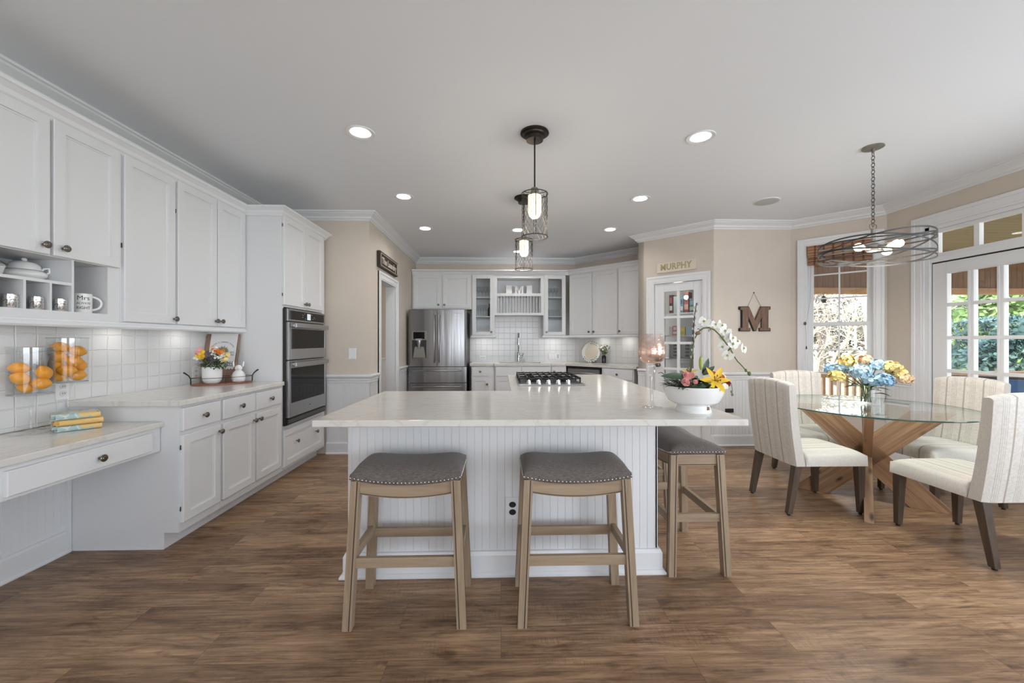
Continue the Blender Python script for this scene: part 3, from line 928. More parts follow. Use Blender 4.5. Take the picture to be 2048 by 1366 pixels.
struct(MB().sweep([(UF, 1.60), (UF, 3.648)], lrail).build('trim_19', TRIMW))

# ------------------------------------------------------------------ back run
UB = 6.73
def bcab(label, x0): return thing('wall_cabinet', label, 'cabinet', (x0, UB, 0), 0)
bd = YB - UB - 0.010
t = bcab('white two-door wall cabinet above the refrigerator', -1.49)
carcass(t, 0.995, bd, 1.815, 2.41)
door(t, 0.020, 0.478, 1.830, 2.392, 0.445, 1.887, m=0.06); door(t, 0.510, 0.980, 1.830, 2.392, 0.545, 1.887, m=0.06)
def glasscab(label, x0, w, gx0, gx1, dx0, dx1, kx):
    t = bcab(label, x0)
    mb = MB()
    mb.box(0, 0.018, 0, bd, 1.37, 2.41).box(w - 0.018, w, 0, bd, 1.37, 2.41).box(0.018, w - 0.018, 0, bd, 1.37, 1.392).box(0.018, w - 0.018, 0, bd, 2.385, 2.41).box(0.018, w - 0.018, bd - 0.01, bd, 1.392, 2.385)
    mb.build('body', WHITE, t)
    for z in (1.685, 2.01):
        MB().box(0.018, w - 0.018, 0.012, bd - 0.01, z, z + 0.016).build('shelf', WHITE, t)
    mb = MB()
    a, b = dx0, dx1
    mb.box(a, gx0, -0.020, 0, 1.382, 2.392).box(gx1, b, -0.020, 0, 1.382, 2.392).box(gx0, gx1, -0.020, 0, 2.33, 2.392).box(gx0, gx1, -0.020, 0, 1.382, 1.435)
    d = mb.build('door', WHITE, t, bevel=0.002)
    MB().box(gx0 - 0.004, gx1 + 0.004, -0.011, -0.008, 1.43, 2.335).build('glass_pane', CGLASS, d)
    knob(d, kx, -0.020, 1.431)
    return t
glasscab('narrow glass-door wall cabinet left of the sink, beside the refrigerator', -0.493, 0.385, 0.075, 0.308, 0.010, 0.365, 0.333)
glasscab('narrow glass-door wall cabinet right of the sink, next to the corner cabinets', 0.722, 0.375, 0.075, 0.308, 0.015, 0.370, 0.046)
t = thing('plate_rack', 'white open shelf with spindle plate rack above the sink', 'shelf', (-0.107, UB, 0), 0)
w = 0.828
mb = MB().box(0, 0.040, 0, bd, 1.715, 2.41).box(w - 0.045, w, 0, bd, 1.715, 2.41).box(0.04, w - 0.045, bd - 0.01, bd, 1.755, 2.345).box(0.04, w - 0.045, 0, bd, 2.345, 2.41)
mb.build('body', WHITE, t)
MB().box(0.04, w - 0.045, 0, bd - 0.01, 2.040, 2.088).build('shelf', WHITE, t)
MB().box(0.04, w - 0.045, 0, bd - 0.01, 1.717, 1.757).build('bottom_board', WHITE, t)
for k in range(15):
    x = 0.058 + k * (w - 0.045 - 0.04 - 0.036) / 14
    MB().cyl((x, 0.02, 1.755), (x, 0.02, 2.042), 0.0065, seg=8).build('spindle', WHITE, t, smooth=60)
# corner wall cabinets on the 45 degree wall
UC = (1.16, 6.753)
t = thing('wall_cabinet', 'white wall cabinet with two doors on the angled corner wall, above the plate', 'cabinet', (1.166, 6.747, 0), -PI / 4)
carcass(t, 0.905, 0.31, 1.37, 2.41)
door(t, 0.010, 0.444, 1.380, 2.392, 0.405, 1.430, m=0.06); door(t, 0.464, 0.898, 1.380, 2.392, 0.497, 1.430, m=0.06)
o2 = on(UC, (2.16, 5.753), 0.914)
t = thing('wall_cabinet', 'white single-door wall cabinet disappearing behind the pantry wall', 'cabinet', (o2[0] + .004, o2[1] - .004, 0), -PI / 4)
carcass(t, 0.475, 0.31, 1.37, 2.41)
d = door(t, 0.010, 0.462, 1.380, 2.392, 0.040, 1.430, m=0.06); hinge(d, 0.006, 2.3); hinge(d, 0.006, 1.85)
bcr = [(o_, z - 0.012) for o_, z in ccrown]
struct(MB().sweep([(-1.49, UB), (1.143, UB), on(UC, (2.16, 5.753), 1.395)], bcr).box(-1.49, 1.14, UB, YB - 0.005, 2.41, 2.42).build('trim_20', TRIMW))
brail = [(o_, z - 0.016) for o_, z in lrail]
struct(MB().sweep([(-0.493, YB - 0.02), (-0.493, UB), (-0.108, UB), (-0.108, YB - 0.02)], brail).sweep([(0.722, YB - 0.02), (0.722, UB), (1.143, UB), on(UC, (2.16, 5.753), 1.385)], brail).build('trim_21', TRIMW))

# base cabinets along the back
FB = 6.45
bdp = YB - FB - 0.002
def bb(label, x0, y0=FB): return thing('base_cabinet', label, 'cabinet', (x0, y0, 0), 0)
t = bb('white base cabinet with drawer and door right beside the refrigerator', -0.48)
carcass(t, 0.375, bdp, 0.10, 0.876, 0.07)
drawer(t, 0.012, 0.285, 0.715, 0.862); door(t, 0.012, 0.285, 0.15, 0.692, 0.255, 0.585)
t = bb('white sink base cabinet with two false drawer fronts under the faucet', -0.10, FB - 0.03)
MB().box(0, 0.905, 0, bdp + 0.03, 0.10, 0.690).box(0, 0.905, 0, 0.03, 0.690, 0.876).box(0, 0.05, 0.03, bdp, 0.69, 0.876).box(0.80, 0.905, 0.03, bdp, 0.69, 0.876).box(0, 0.905, 0.07, bdp, 0.001, 0.10).build('body', WHITE, t)
for (a, b) in ((0.015, 0.425), (0.435, 0.885)):
    panel_geo(MB(), a, b, 0.715, 0.862, m=0).build('false_front', WHITE, t)
door(t, 0.015, 0.425, 0.15, 0.692, 0.385, 0.54); door(t, 0.435, 0.885, 0.15, 0.692, 0.475, 0.54)
t = bb('narrow white base cabinet between the sink base and the dishwasher', 0.81)
carcass(t, 0.25, 0.50, 0.10, 0.876, 0.07)
drawer(t, 0.010, 0.222, 0.715, 0.862, kx=0.05); door(t, 0.010, 0.222, 0.15, 0.692, 0.19, 0.60)
# dishwasher and drawers on the angled wall
UA = (1.075, 6.443)
t = thing('dishwasher', 'stainless dishwasher under the angled corner worktop', 'dishwasher', (1.085, 6.433, 0), -PI / 4)
MB().box(0, 0.605, 0.0, 0.56, 0.10, 0.872).build('body', BLACK, t)
d = MB().box(0.012, 0.592, -0.024, 0.0, 0.11, 0.838).build('door', STEEL2, t, bevel=0.003)
MB().box(0.012, 0.592, -0.0245, -0.0235, 0.842, 0.862).build('control_strip', BLACK, t)
MB().tube([(0.05, -0.025, 0.77), (0.05, -0.058, 0.775), (0.07, -0.06, 0.775), (0.535, -0.06, 0.775), (0.555, -0.058, 0.775), (0.555, -0.025, 0.77)], 0.011, 10).build('handle', STEEL2, d, smooth=60)
o3 = on(UA, (2.075, 5.443), 0.64)
t = thing('base_cabinet', 'white base cabinet with drawer on the angled wall, next to the pantry', 'cabinet', (o3[0], o3[1], 0), -PI / 4)
carcass(t, 0.52, 0.56, 0.10, 0.876, 0.07)
drawer(t, 0.035, 0.505, 0.715, 0.862); door(t, 0.035, 0.505, 0.15, 0.692, 0.46, 0.60)
# worktop (with sink cut-out left open)
mb = MB()
fr_ = FB - 0.035
g0 = (-0.505, fr_)
sx0, sx1, sy0, sy1 = -0.03, 0.66, 6.56, 6.90
f45 = fr_ + 1.062        # x + y of the front edge on the angled run
mb.prism([(-0.505, fr_), (-0.12, fr_), (-0.105, fr_ - 0.03), (sx0, fr_ - 0.03), (sx0, YB - 0.008), (-0.505, YB - 0.008)], 0.880, 0.914)
mb.prism([(sx0, fr_ - 0.03), (sx1, fr_ - 0.03), (sx1, sy0), (sx0, sy0)], 0.880, 0.914)
mb.prism([(sx0, sy1), (sx1, sy1), (sx1, YB - 0.008), (sx0, YB - 0.008)], 0.880, 0.914)
mb.prism([(sx1, fr_ - 0.03), (0.795, fr_ - 0.03), (0.81, fr_), (1.04, fr_), (1.052, f45 - 1.042), (1.913, f45 - 1.903), (2.385, 5.975), (1.314, YB - 0.008), (sx1, YB - 0.008)], 0.880, 0.914)
o = mb.build('worktop', QUARTZ); tag(o, 'white quartz worktop along the back wall around the sink and corner', 'worktop')
mb = MB()
mb.box(sx0 - .01, sx1 + .01, sy0 - .01, sy1 + .01, 0.70, 0.71)
for (a, b, c, d_) in ((sx0 - .01, sx0 - .001, sy0 - .01, sy1 + .01), (sx1 + .001, sx1 + .01, sy0 - .01, sy1 + .01), (sx0 - .001, sx1 + .001, sy0 - .01, sy0 - .001), (sx0 - .001, sx1 + .001, sy1 + .001, sy1 + .01)):
    mb.box(a, b, c, d_, 0.71, 0.879)
o = mb.build('sink', STEEL2); tag(o, 'undermount stainless sink set in the back worktop', 'sink')
# faucet: spring pull-down
t = thing('faucet', 'chrome spring-neck faucet standing behind the sink', 'faucet', (0.306, 6.975, 0.914), 0)
MB().lathe([(0.030, 0), (0.030, 0.006), (0.022, 0.012), (0.022, 0.17), (0.018, 0.18), (0.0, 0.18)], seg=20).build('body', CHROME, t, smooth=40)
pts = [(0, 0, 0.18)]
arc = [(0, -0.0, 0.18 + 0.20)]
for k in range(13):
    a = PI * k / 12
    arc.append((-0.005 * k / 12, -0.07 + 0.07 * math.cos(a), 0.42 + 0.075 * math.sin(a)))
MB().tube(pts + arc, 0.008, 10).build('hose', BLACK, t, smooth=60)
sp = []
path = pts + arc
def along(path, u):
    L = [0]
    for i in range(1, len(path)):
        L.append(L[-1] + (Vector(path[i]) - Vector(path[i - 1])).length)
    q = u * L[-1]
    for i in range(1, len(path)):
        if L[i] >= q - 1e-9:
            k = (q - L[i - 1]) / max(1e-9, L[i] - L[i - 1])
            return Vector(path[i - 1]).lerp(Vector(path[i]), k), (Vector(path[i]) - Vector(path[i - 1])).normalized()
    return Vector(path[-1]), Vector((0, 0, 1))
for k in range(360):
    p, tn = along(path, k / 359)
    a = k * 2 * PI / 10
    e1 = Vector((1, 0, 0)); e2 = tn.cross(e1).normalized()
    sp.append(p + e1 * math.cos(a) * 0.013 + e2 * math.sin(a) * 0.013)
MB().tube(sp, 0.0026, 5).build('spring', CHROME, t, smooth=60)
MB().cyl((-0.005, -0.14, 0.42), (-0.005, -0.14, 0.30), 0.014, 0.019).build('spray_head', CHROME, t, smooth=40)
MB().cyl((0, 0, 0.30), (0, -0.12, 0.335), 0.005).build('holder_arm', CHROME, t, smooth=60)
MB().cyl((0.02, 0, 0.09), (0.07, 0, 0.09), 0.013).cyl((0.062, -0.0, 0.09), (0.085, -0.01, 0.155), 0.007).build('lever', CHROME, t, smooth=40)
MB().lathe([(0.016, 0), (0.016, 0.01), (0.011, 0.015), (0.011, 0.05), (0, 0.055)], c=(0.10, 0.0, 0), seg=16).build('soap_pump', CHROME, t, smooth=40)

# refrigerator ------------------------------------------------------------
t = thing('refrigerator', 'stainless french-door refrigerator with ice dispenser in the back corner', 'refrigerator', (-1.455, 6.27, 0), 0)
FW = 0.912
DKG = mat('dark grey cabinet side', (0.035, 0.035, 0.037), 0.45)
MB().box(0.012, FW - 0.012, 0.085, 0.77, 0.02, 1.755).box(0.05, FW - 0.05, 0.12, 0.7, 0.001, 0.02).build('body', DKG, t, bevel=0.004)
def fdoor(name, x0, x1, z0, z1, dep=0.075, bow=0.012):
    n_ = 14
    def fn(u, v):
        x = x0 + (x1 - x0) * u
        return (x, -bow * (1 - (2 * u - 1) ** 2) if True else 0, z0 + (z1 - z0) * v)
    poly = [(x0, dep)] + [(x1, dep)]
    fr_pts = []
    xm = FW / 2
    for k in range(n_ + 1):
        u = 1 - k / n_
        x = x0 + (x1 - x0) * u
        q = (x - xm) / xm
        edge = 0.022 * max(0.0, (abs(q) - 0.955) / 0.045) ** 2
        fr_pts.append((x, -0.016 * (1 - q * q) + edge))
    mb = MB().prism(poly + fr_pts, z0, z1)
    return mb.build(name, STEEL, t, smooth=25)
dl = fdoor('left_door', 0.0, FW / 2 - 0.003, 0.880, 1.772)
dr_ = fdoor('right_door', FW / 2 + 0.003, FW, 0.880, 1.772)
f1 = fdoor('freezer_drawer', 0.0, FW, 0.627, 0.872)
f2 = fdoor('freezer_drawer', 0.0, FW, 0.06, 0.619)
def bar(parent, p0, p1):
    p0 = Vector(p0); p1 = Vector(p1); dv = (p1 - p0).normalized()
    off = Vector((0, 0.045, 0))
    MB().tube([p0 + off, p0 + Vector((0, 0.012, 0)) , p0 + dv * 0.015, p1 - dv * 0.015, p1 + Vector((0, 0.012, 0)), p1 + off], 0.011, 10).build('handle', STEEL2, parent, smooth=60)
bar(dl, (FW / 2 - 0.038, -0.065, 0.955), (FW / 2 - 0.038, -0.065, 1.70))
bar(dr_, (FW / 2 + 0.034, -0.065, 0.955), (FW / 2 + 0.034, -0.065, 1.70))
bar(f1, (0.078, -0.065, 0.818), (0.828, -0.065, 0.818))
bar(f2, (0.078, -0.065, 0.572), (0.828, -0.065, 0.572))
y0 = -0.016
disp = MB().box(0.062, 0.302, y0 - 0.004, y0 + 0.02, 1.008, 1.432).build('dispenser', GUN, dl, bevel=0.004)
MB().box(0.088, 0.262, y0 - 0.006, y0 - 0.003, 1.312, 1.420).build('dispenser_screen', BGLASS, disp)
MB().box(0.070, 0.292, y0 - 0.0055, y0 - 0.003, 1.015, 1.295).build('dispenser_recess', mat('dark recess', (0.02, 0.02, 0.022), 0.35), disp)
MB().hexa([(0.085, y0 - 0.012, 1.02), (0.278, y0 - 0.012, 1.02), (0.278, y0 - 0.004, 1.02), (0.085, y0 - 0.004, 1.02)], [(0.112, y0 - 0.008, 1.19), (0.25, y0 - 0.008, 1.19), (0.25, y0 - 0.004, 1.19), (0.112, y0 - 0.004, 1.19)]).build('drip_tray', GUN, disp)
MB().lathe([(0.020, 0), (0.026, 0.05), (0.036, 0.10), (0.036, 0.13)], c=(0.18, y0 - 0.012, 1.16), seg=20).box(0.13, 0.225, y0 - 0.03, y0 - 0.004, 1.285, 1.318).build('spout', STEEL2, disp, smooth=40)
MB().text('SAMSUNG', 0.02, M=Matrix.Translation((FW - 0.135, -0.0135, 1.715)), extrude=0.0006, fit=0.13).build('lettering', STEEL2, dr_)
# ------------------------------------------------------------------ island
t = thing('kitchen_island', 'white beadboard L-shaped island base under the large quartz top', 'island', (0, 0, 0))
bx0, bx1, by0, by1 = -0.830, 0.868, 2.185, 2.90
ix0, iy1 = 0.11, 4.285
outline = [(bx0, by0), (bx0, by1), (ix0, by1), (ix0, iy1), (bx1, iy1), (bx1, by0)]   # clockwise, outside on the left
inner = [(bx0 + .013, by0 + .013), (bx1 - .013, by0 + .013), (bx1 - .013, iy1 - .013), (ix0 + .013, iy1 - .013), (ix0 + .013, by1 - .013), (bx0 + .013, by1 - .013)]
mb = MB().prism(inner, 0.0, 0.878)
ccw = [(bx0, by0), (bx1, by0), (bx1, iy1), (ix0, iy1), (ix0, by1), (bx0, by1)]
for i in range(6):
    p, q = ccw[i], ccw[(i + 1) % 6]
    M, L = segframe(p, q)
    # counter-clockwise walk: outside on the right = local -y, so the bead faces outward
    mb.bead(L, 0.02, 0.878, y=0.0, M=M, th=0.012, pitch=0.0415)
mb.build('beadboard_body', TRIMW, t)
ibase = [(0, 0.001), (0.036, 0.001), (0.036, 0.012), (0.026, 0.022), (0.020, 0.024), (0.020, 0.112), (0.012, 0.130), (0, 0.132)]
MB().sweep(ccw, ibase, closed=True).build('baseboard', TRIMW, t)
o = MB().prism([(-0.865, 1.842), (1.150, 1.815), (1.150, 4.325), (0.072, 4.325), (0.072, 2.915), (-0.850, 2.915)], 0.882, 0.914).build('island_countertop', QUARTZ, bevel=0.006, bseg=3)
tag(o, 'large white quartz L-shaped countertop on the beadboard island', 'countertop')
# outlets
def duplex(name, label, loc, rz, black=True, horizontal=False, w=0.074, h=0.117):
    t = thing(name, label, 'outlet', loc, rz)
    if horizontal: w, h = h, w
    MB().box(-w / 2, w / 2, -0.006, 0, -h / 2, h / 2).build('cover_plate', WPLATE, t, bevel=0.002)
    for s in (-1, 1):
        dx, dz = (s * 0.020, 0) if horizontal else (0, s * 0.0205)
        m = BLACK if black else mat('off white socket', (0.66, 0.66, 0.66), 0.4)
        r = MB().lathe([(0.0190, 0), (0.0190, 0.004), (0.0175, 0.005)], M=Matrix.Translation((dx, -0.005, dz)) @ Matrix.Rotation(PI / 2, 4, 'X') @ Matrix.Diagonal((1, 0.82, 1, 1)), seg=20)
        so = r.build('socket', m, t)
        if not black:
            MB().box(dx - 0.007, dx - 0.005, -0.0115, -0.0095, dz - 0.004, dz + 0.004).box(dx + 0.005, dx + 0.007, -0.0115, -0.0095, dz - 0.004, dz + 0.004).build('slot', BLACK, so)
    return t
duplex('wall_outlet', 'white plate with black duplex outlet on the island front between the two stools', (0.063, by0 - 0.001, 0.362), 0, w=0.078, h=0.120)
o = MB().box(-0.05, 0.05, -0.012, 0, -0.024, 0.024).build('wall_outlet', BLACK, loc=(2.785, 4.789, 0.430)); tag(o, 'small black outlet low on the nook beadboard behind the island', 'outlet')
duplex('wall_outlet', 'white horizontal outlet on the tile beside the refrigerator', (-0.322, YB - 0.009, 0.985), 0, False, True)
duplex('wall_outlet', 'white outlet low on the tile behind the taller lemon vase', (XL + 0.0095, 2.46, 0.985), PI / 2, False)
duplex('wall_outlet', 'white outlet on the tile at the left end of the oval tray', (XL + 0.0095, 3.50, 1.00), PI / 2, False)
t = thing('switch_plate', 'wide white switch and outlet plate on the tile right of the faucet', 'switch plate', (0.94, YB - 0.009, 1.008), 0)
MB().box(-0.10, 0.10, -0.006, 0, -0.056, 0.056).build('cover_plate', WPLATE, t, bevel=0.002)
for x in (-0.068, -0.023, 0.023):
    MB().box(x - 0.016, x + 0.016, -0.009, -0.005, -0.034, 0.034).build('switch', WPLATE, t, bevel=0.001)
MB().box(0.054, 0.086, -0.008, -0.005, -0.034, 0.034).build('socket', mat('grey socket', (0.5, 0.5, 0.5), 0.4), t)
t = thing('blank_plate', 'white blank plate on the beige wall beside the ovens', 'wall plate', (-1.690, 4.579, 1.135), 0)
MB().box(-0.042, 0.042, -0.006, 0, -0.062, 0.062).build('cover_plate', WPLATE, t, bevel=0.002)
for s in (-1, 1):
    MB().cyl((0, -0.0055, s * 0.048), (0, -0.0075, s * 0.048), 0.004, seg=10).build('screw', mat('screw', (0.4, 0.4, 0.4), 0.4, 1.0), t)

# cooktop --------------------------------------------------------------
t = thing('gas_cooktop', 'stainless gas cooktop with black grates set in the island', 'cooktop', (0.415, 3.62, 0.914), 0)
MB().box(-0.275, 0.275, -0.40, 0.40, 0.0005, 0.010).build('cooktop_tray', STEEL2, t, bevel=0.004)
MB().box(-0.255, 0.255, -0.27, 0.385, 0.010, 0.012).build('burner_pan', BLACK, t)
for k in range(5):
    x = -0.185 + 0.0815 * k
    MB().lathe([(0.026, 0), (0.026, 0.008), (0.020, 0.010), (0.019, 0.028), (0.013, 0.031), (0, 0.031)], c=(x, -0.335, 0.010), seg=20).box(x - 0.004, x + 0.004, -0.357, -0.313, 0.03, 0.046).build('knob', CHROME, t, smooth=40)
for (bx, by) in ((-0.14, -0.13), (0.14, -0.13), (0.0, 0.06), (-0.14, 0.25), (0.14, 0.25)):
    b_ = MB().lathe([(0.045, 0), (0.045, 0.012), (0.034, 0.016), (0.034, 0.022), (0, 0.024)], c=(bx, by, 0.012), seg=20).build('burner', BLKMETAL, t, smooth=40)
for g in range(3):
    ya, yb = (-0.265 + 0.217 * g, -0.265 + 0.217 * (g + 1) - 0.006)
    mb = MB()
    h0, h1 = 0.040, 0.052
    for y in (ya + 0.006, yb - 0.006):
        mb.box(-0.262, 0.262, y - 0.006, y + 0.006, h0, h1)
    for x in (-0.256, -0.19, -0.125, -0.06, 0.0, 0.06, 0.125, 0.19, 0.256):
        mb.box(x - 0.005, x + 0.005, ya, yb, h0 + 0.001, h1 + 0.004)
    for x in (-0.256, 0.256):
        for y in (ya + 0.006, yb - 0.006):
            mb.box(x - 0.006, x + 0.006, y - 0.006, y + 0.006, 0.011, h0)
    mb.build('grate', BLKMETAL, t, bevel=0.001)

# ------------------------------------------------------------------ stools
SEAT_W, SEAT_D = 0.49, 0.30
t = thing('counter_stool', 'backless grey-upholstered stool with nailheads, left of the outlet at the island front', 'stool', (-0.427, 1.940, 0), 0, None)
def seat_low(u): return 0.664 - 0.026 * (1 - abs(u) ** 2.2)
def sfn(uu, vv):
    u = uu * 2 - 1; v = vv * 2 - 1
    # map square to the rounded seat
    ex = SEAT_W / 2; ey = SEAT_D / 2
    edge = max(abs(u), abs(v))
    dome = (1 - abs(v) ** 3.2) ** 0.7 * (1 - abs(u) ** 7) ** 0.6
    x = u * (ex - 0.004 * (1 - v * v) * 0); y = v * ey
    # gentle pinch of the long sides
    y *= 1 - 0.012 * (1 - u * u)
    saddle = -0.020 * (1 - abs(u) ** 2.0)
    z = seat_low(u) * (1 - dome) + (0.733 + saddle) * dome
    k = 0.012 * dome
    return (x * (1 + 0.02 * (1 - edge)), y, z + 0.018 * (1 - dome))
mb = MB().grid(sfn, 40, 26)
ring = []
N = 40
for i in range(N): ring.append((i / N * 2 - 1, -1))
for i in range(26): ring.append((1, i / 26 * 2 - 1))
for i in range(N): ring.append((1 - i / N * 2, 1))
for i in range(26): ring.append((-1, 1 - i / 26 * 2))
def rim(u, v, dz, s=1.0):
    return (u * SEAT_W / 2 * s, v * SEAT_D / 2 * s * (1 - 0.012 * (1 - u * u)), seat_low(u) + dz)
vs = [rim(u, v, 0.018) for u, v in ring] + [rim(u, v, -0.004, 1.012) for u, v in ring] + [rim(u, v, -0.008, 0.97) for u, v in ring]
m_ = len(ring)
fs = []
for r in range(2):
    for i in range(m_):
        j = (i + 1) % m_
        fs.append((r * m_ + i, r * m_ + j, (r + 1) * m_ + j, (r + 1) * m_ + i))
fs.append(tuple(range(2 * m_, 3 * m_)))
mb._add(vs, fs)
seat = mb.build('seat', SEATF, t, smooth=70)
bm = bmesh.new(); bm.from_mesh(seat.data); bmesh.ops.remove_doubles(bm, verts=bm.verts, dist=0.0006); bmesh.ops.recalc_face_normals(bm, faces=bm.faces); bm.to_mesh(seat.data); bm.free()
mb = MB()
def nail(u, v):
    p = rim(u, v, 0.004, 1.006)
    mb.ell(p, 0.0048, 0.0048, 0.0048, 8, 5)
for i in range(29):
    u = -0.985 + 1.97 * i / 28
    nail(u, -1); nail(u, 1)
for i in range(1, 17):
    v = -1 + 2 * i / 17
    nail(-1, v); nail(1, v)
mb.build('nailhead_trim', mat('nickel nailheads', (0.55, 0.53, 0.50), 0.25, 1.0), seat, smooth=60)
# frame: legs splayed out
TX, TY, BX, BY = 0.222, 0.128, 0.252, 0.152
def leg_geo(sx, sy):
    mb = MB()
    w = 0.0205
    a = [(sx * BX + p * w, sy * BY + q * w, 0.0) for p, q in ((-1, -1), (1, -1), (1, 1), (-1, 1))]
    b = [(sx * TX + p * w, sy * TY + q * w, 0.652) for p, q in ((-1, -1), (1, -1), (1, 1), (-1, 1))]
    mb.hexa(a, b)
    mb.mi = 1
    # dark inlaid groove beside the inner edge of the outward faces
    xi = -sx * (w - 0.011)
    for yy in (sy * (w + 0.0004),):
        a = [(sx * BX + xi + p * 0.0022, sy * BY + yy + q * 0.0006, 0.002) for p, q in ((-1, -1), (1, -1), (1, 1), (-1, 1))]
        b = [(sx * TX + xi + p * 0.0022, sy * TY + yy + q * 0.0006, 0.650) for p, q in ((-1, -1), (1, -1), (1, 1), (-1, 1))]
        mb.hexa(a, b)
    yi = -sy * (w - 0.011)
    xx = sx * (w + 0.0004)
    a = [(sx * BX + xx + p * 0.0006, sy * BY + yi + q * 0.0022, 0.002) for p, q in ((-1, -1), (1, -1), (1, 1), (-1, 1))]
    b = [(sx * TX + xx + p * 0.0006, sy * TY + yi + q * 0.0022, 0.650) for p, q in ((-1, -1), (1, -1), (1, 1), (-1, 1))]
    mb.hexa(a, b)
    return mb
for sx in (-1, 1):
    for sy in (-1, 1):
        leg_geo(sx, sy).build('leg', [STOOLW, GROOVE], t)
def at_h(z):
    k = z / 0.652
    return BX + (TX - BX) * k, BY + (TY - BY) * k
for sy in (-1, 1):
    # curved apron
    mb = MB()
    n_ = 12; vs = []
    hx, hy = at_h(0.62)
    y0 = sy * (hy + 0.002)
    L_ = hx - 0.018
    prof = []
    for i in range(n_ + 1):
        u = i / n_ * 2 - 1
        prof.append((u * L_, 0.590 - 0.020 * (1 - u * u)))
    for i in range(n_, -1, -1):
        u = i / n_ * 2 - 1
        prof.append((u * L_, seat_low(u * L_ / (SEAT_W / 2)) - 0.004))
    mb.prism(prof, -0.009, 0.009, M=Matrix.Translation((0, y0, 0)) @ Matrix.Rotation(PI / 2, 4, 'X'))
    mb.mi = 1
    for i in range(n_):
        u = i / n_ * 2 - 1; u2 = (i + 1) / n_ * 2 - 1
        za, zb = 0.590 - 0.020 * (1 - u * u) + 0.004, 0.590 - 0.020 * (1 - u2 * u2) + 0.004
        yy = y0 + sy * 0.0092
        mb.hexa([(u * L_, yy - .0005, za), (u2 * L_, yy - .0005, zb), (u2 * L_, yy + .0005, zb), (u * L_, yy + .0005, za)],
                [(u * L_, yy - .0005, za + .003), (u2 * L_, yy - .0005, zb + .003), (u2 * L_, yy + .0005, zb + .003), (u * L_, yy + .0005, za + .003)])
    mb.build('apron', [STOOLX, GROOVE], t)
    hx, hy = at_h(0.29)
    MB().box(-hx + 0.015, hx - 0.015, sy * hy - 0.011, sy * hy + 0.011, 0.266, 0.311).build('stretcher', STOOLX, t, bevel=0.002)
for sx in (-1, 1):
    hx, hy = at_h(0.60)
    mb = MB().box(sx * hx - 0.009, sx * hx + 0.009, -hy + 0.018, hy - 0.018, 0.590, 0.652)
    mb.mi = 1
    xx = sx * (hx + 0.0092)
    mb.box(xx - 0.0006, xx + 0.0006, -hy + 0.02, hy - 0.02, 0.594, 0.598)
    mb.build('apron', [STOOLY, GROOVE], t)
    hx, hy = at_h(0.31)
    MB().box(sx * hx - 0.011, sx * hx + 0.011, -hy + 0.015, hy - 0.015, 0.286, 0.330).build('stretcher', STOOLY, t, bevel=0.002)
stool = t
dup(stool, (0.346, 1.936, 0), 0.0, 'backless grey-upholstered stool with nailheads, right of the outlet at the island front')
dup(stool, (1.080, 2.400, 0), PI / 2, 'backless grey stool at the island right side, front one showing its narrow end')
dup(stool, (1.080, 3.150, 0), PI / 2, 'backless grey stool at the island right side, mostly hidden behind the nearer one')

# ------------------------------------------------------------------ dining set
TC = (2.955, 3.135)
t = thing('dining_table', 'round glass dining table on crossed acacia plank legs', 'table', (TC[0], TC[1], 0), 0)
R = 0.655; TZ = 0.760
MB().lathe([(0.0, TZ - 0.012), (R - 0.004, TZ - 0.012), (R, TZ - 0.006), (R - 0.004, TZ - 0.0005), (R - 0.016, TZ), (0.0, TZ)], seg=96).build('glass_top', TGLASS, t, smooth=30)
MB().lathe_open([(R + 0.0003, TZ - 0.0105), (R + 0.0012, TZ - 0.006), (R + 0.0003, TZ - 0.0015)], seg=96).build('glass_edge', GEDGE, t)
def beam(foot, top, lab=None, roll=0.0, w=0.088, th=0.027):
    f = Vector((foot[0], foot[1], 0)); p = Vector((top[0], top[1], TZ - 0.014))
    d = (p - f); h = Vector((d.x, d.y, 0)).normalized()
    side = Vector((-h.y, h.x, 0))
    nrm = side.cross(d.normalized())
    # cut both ends horizontal
    k = w / max(0.2, abs(d.normalized().z))
    L = d.length
    a = [f + h * (-k) - side * th, f + h * k - side * th, f + h * k + side * th, f + h * (-k) + side * th]
    b = [p + h * (-k) - side * th, p + h * k - side * th, p + h * k + side * th, p + h * (-k) + side * th]
    X = d.normalized()
    Mx = Matrix((( X.x, side.x, nrm.x, f.x), (X.y, side.y, nrm.y, f.y), (X.z, side.z, nrm.z, f.z), (0, 0, 0, 1)))
    inv = Mx.inverted()
    mb = MB().hexa([inv @ v for v in a], [inv @ v for v in b])
    o = mb.build('crossed_leg', ACACIA, t, bevel=0.003)
    o.matrix_local = Mx
    return o
e1 = Vector((0.67, 0.74)).normalized(); e2 = Vector((0.80, -0.60)).normalized()
r1, r2 = 0.42, 0.37
beam(-e1 * r1, e1 * r1); beam(e1 * r1, -e1 * r1)
beam(-e2 * r2, e2 * r2); beam(e2 * r2, -e2 * r2)

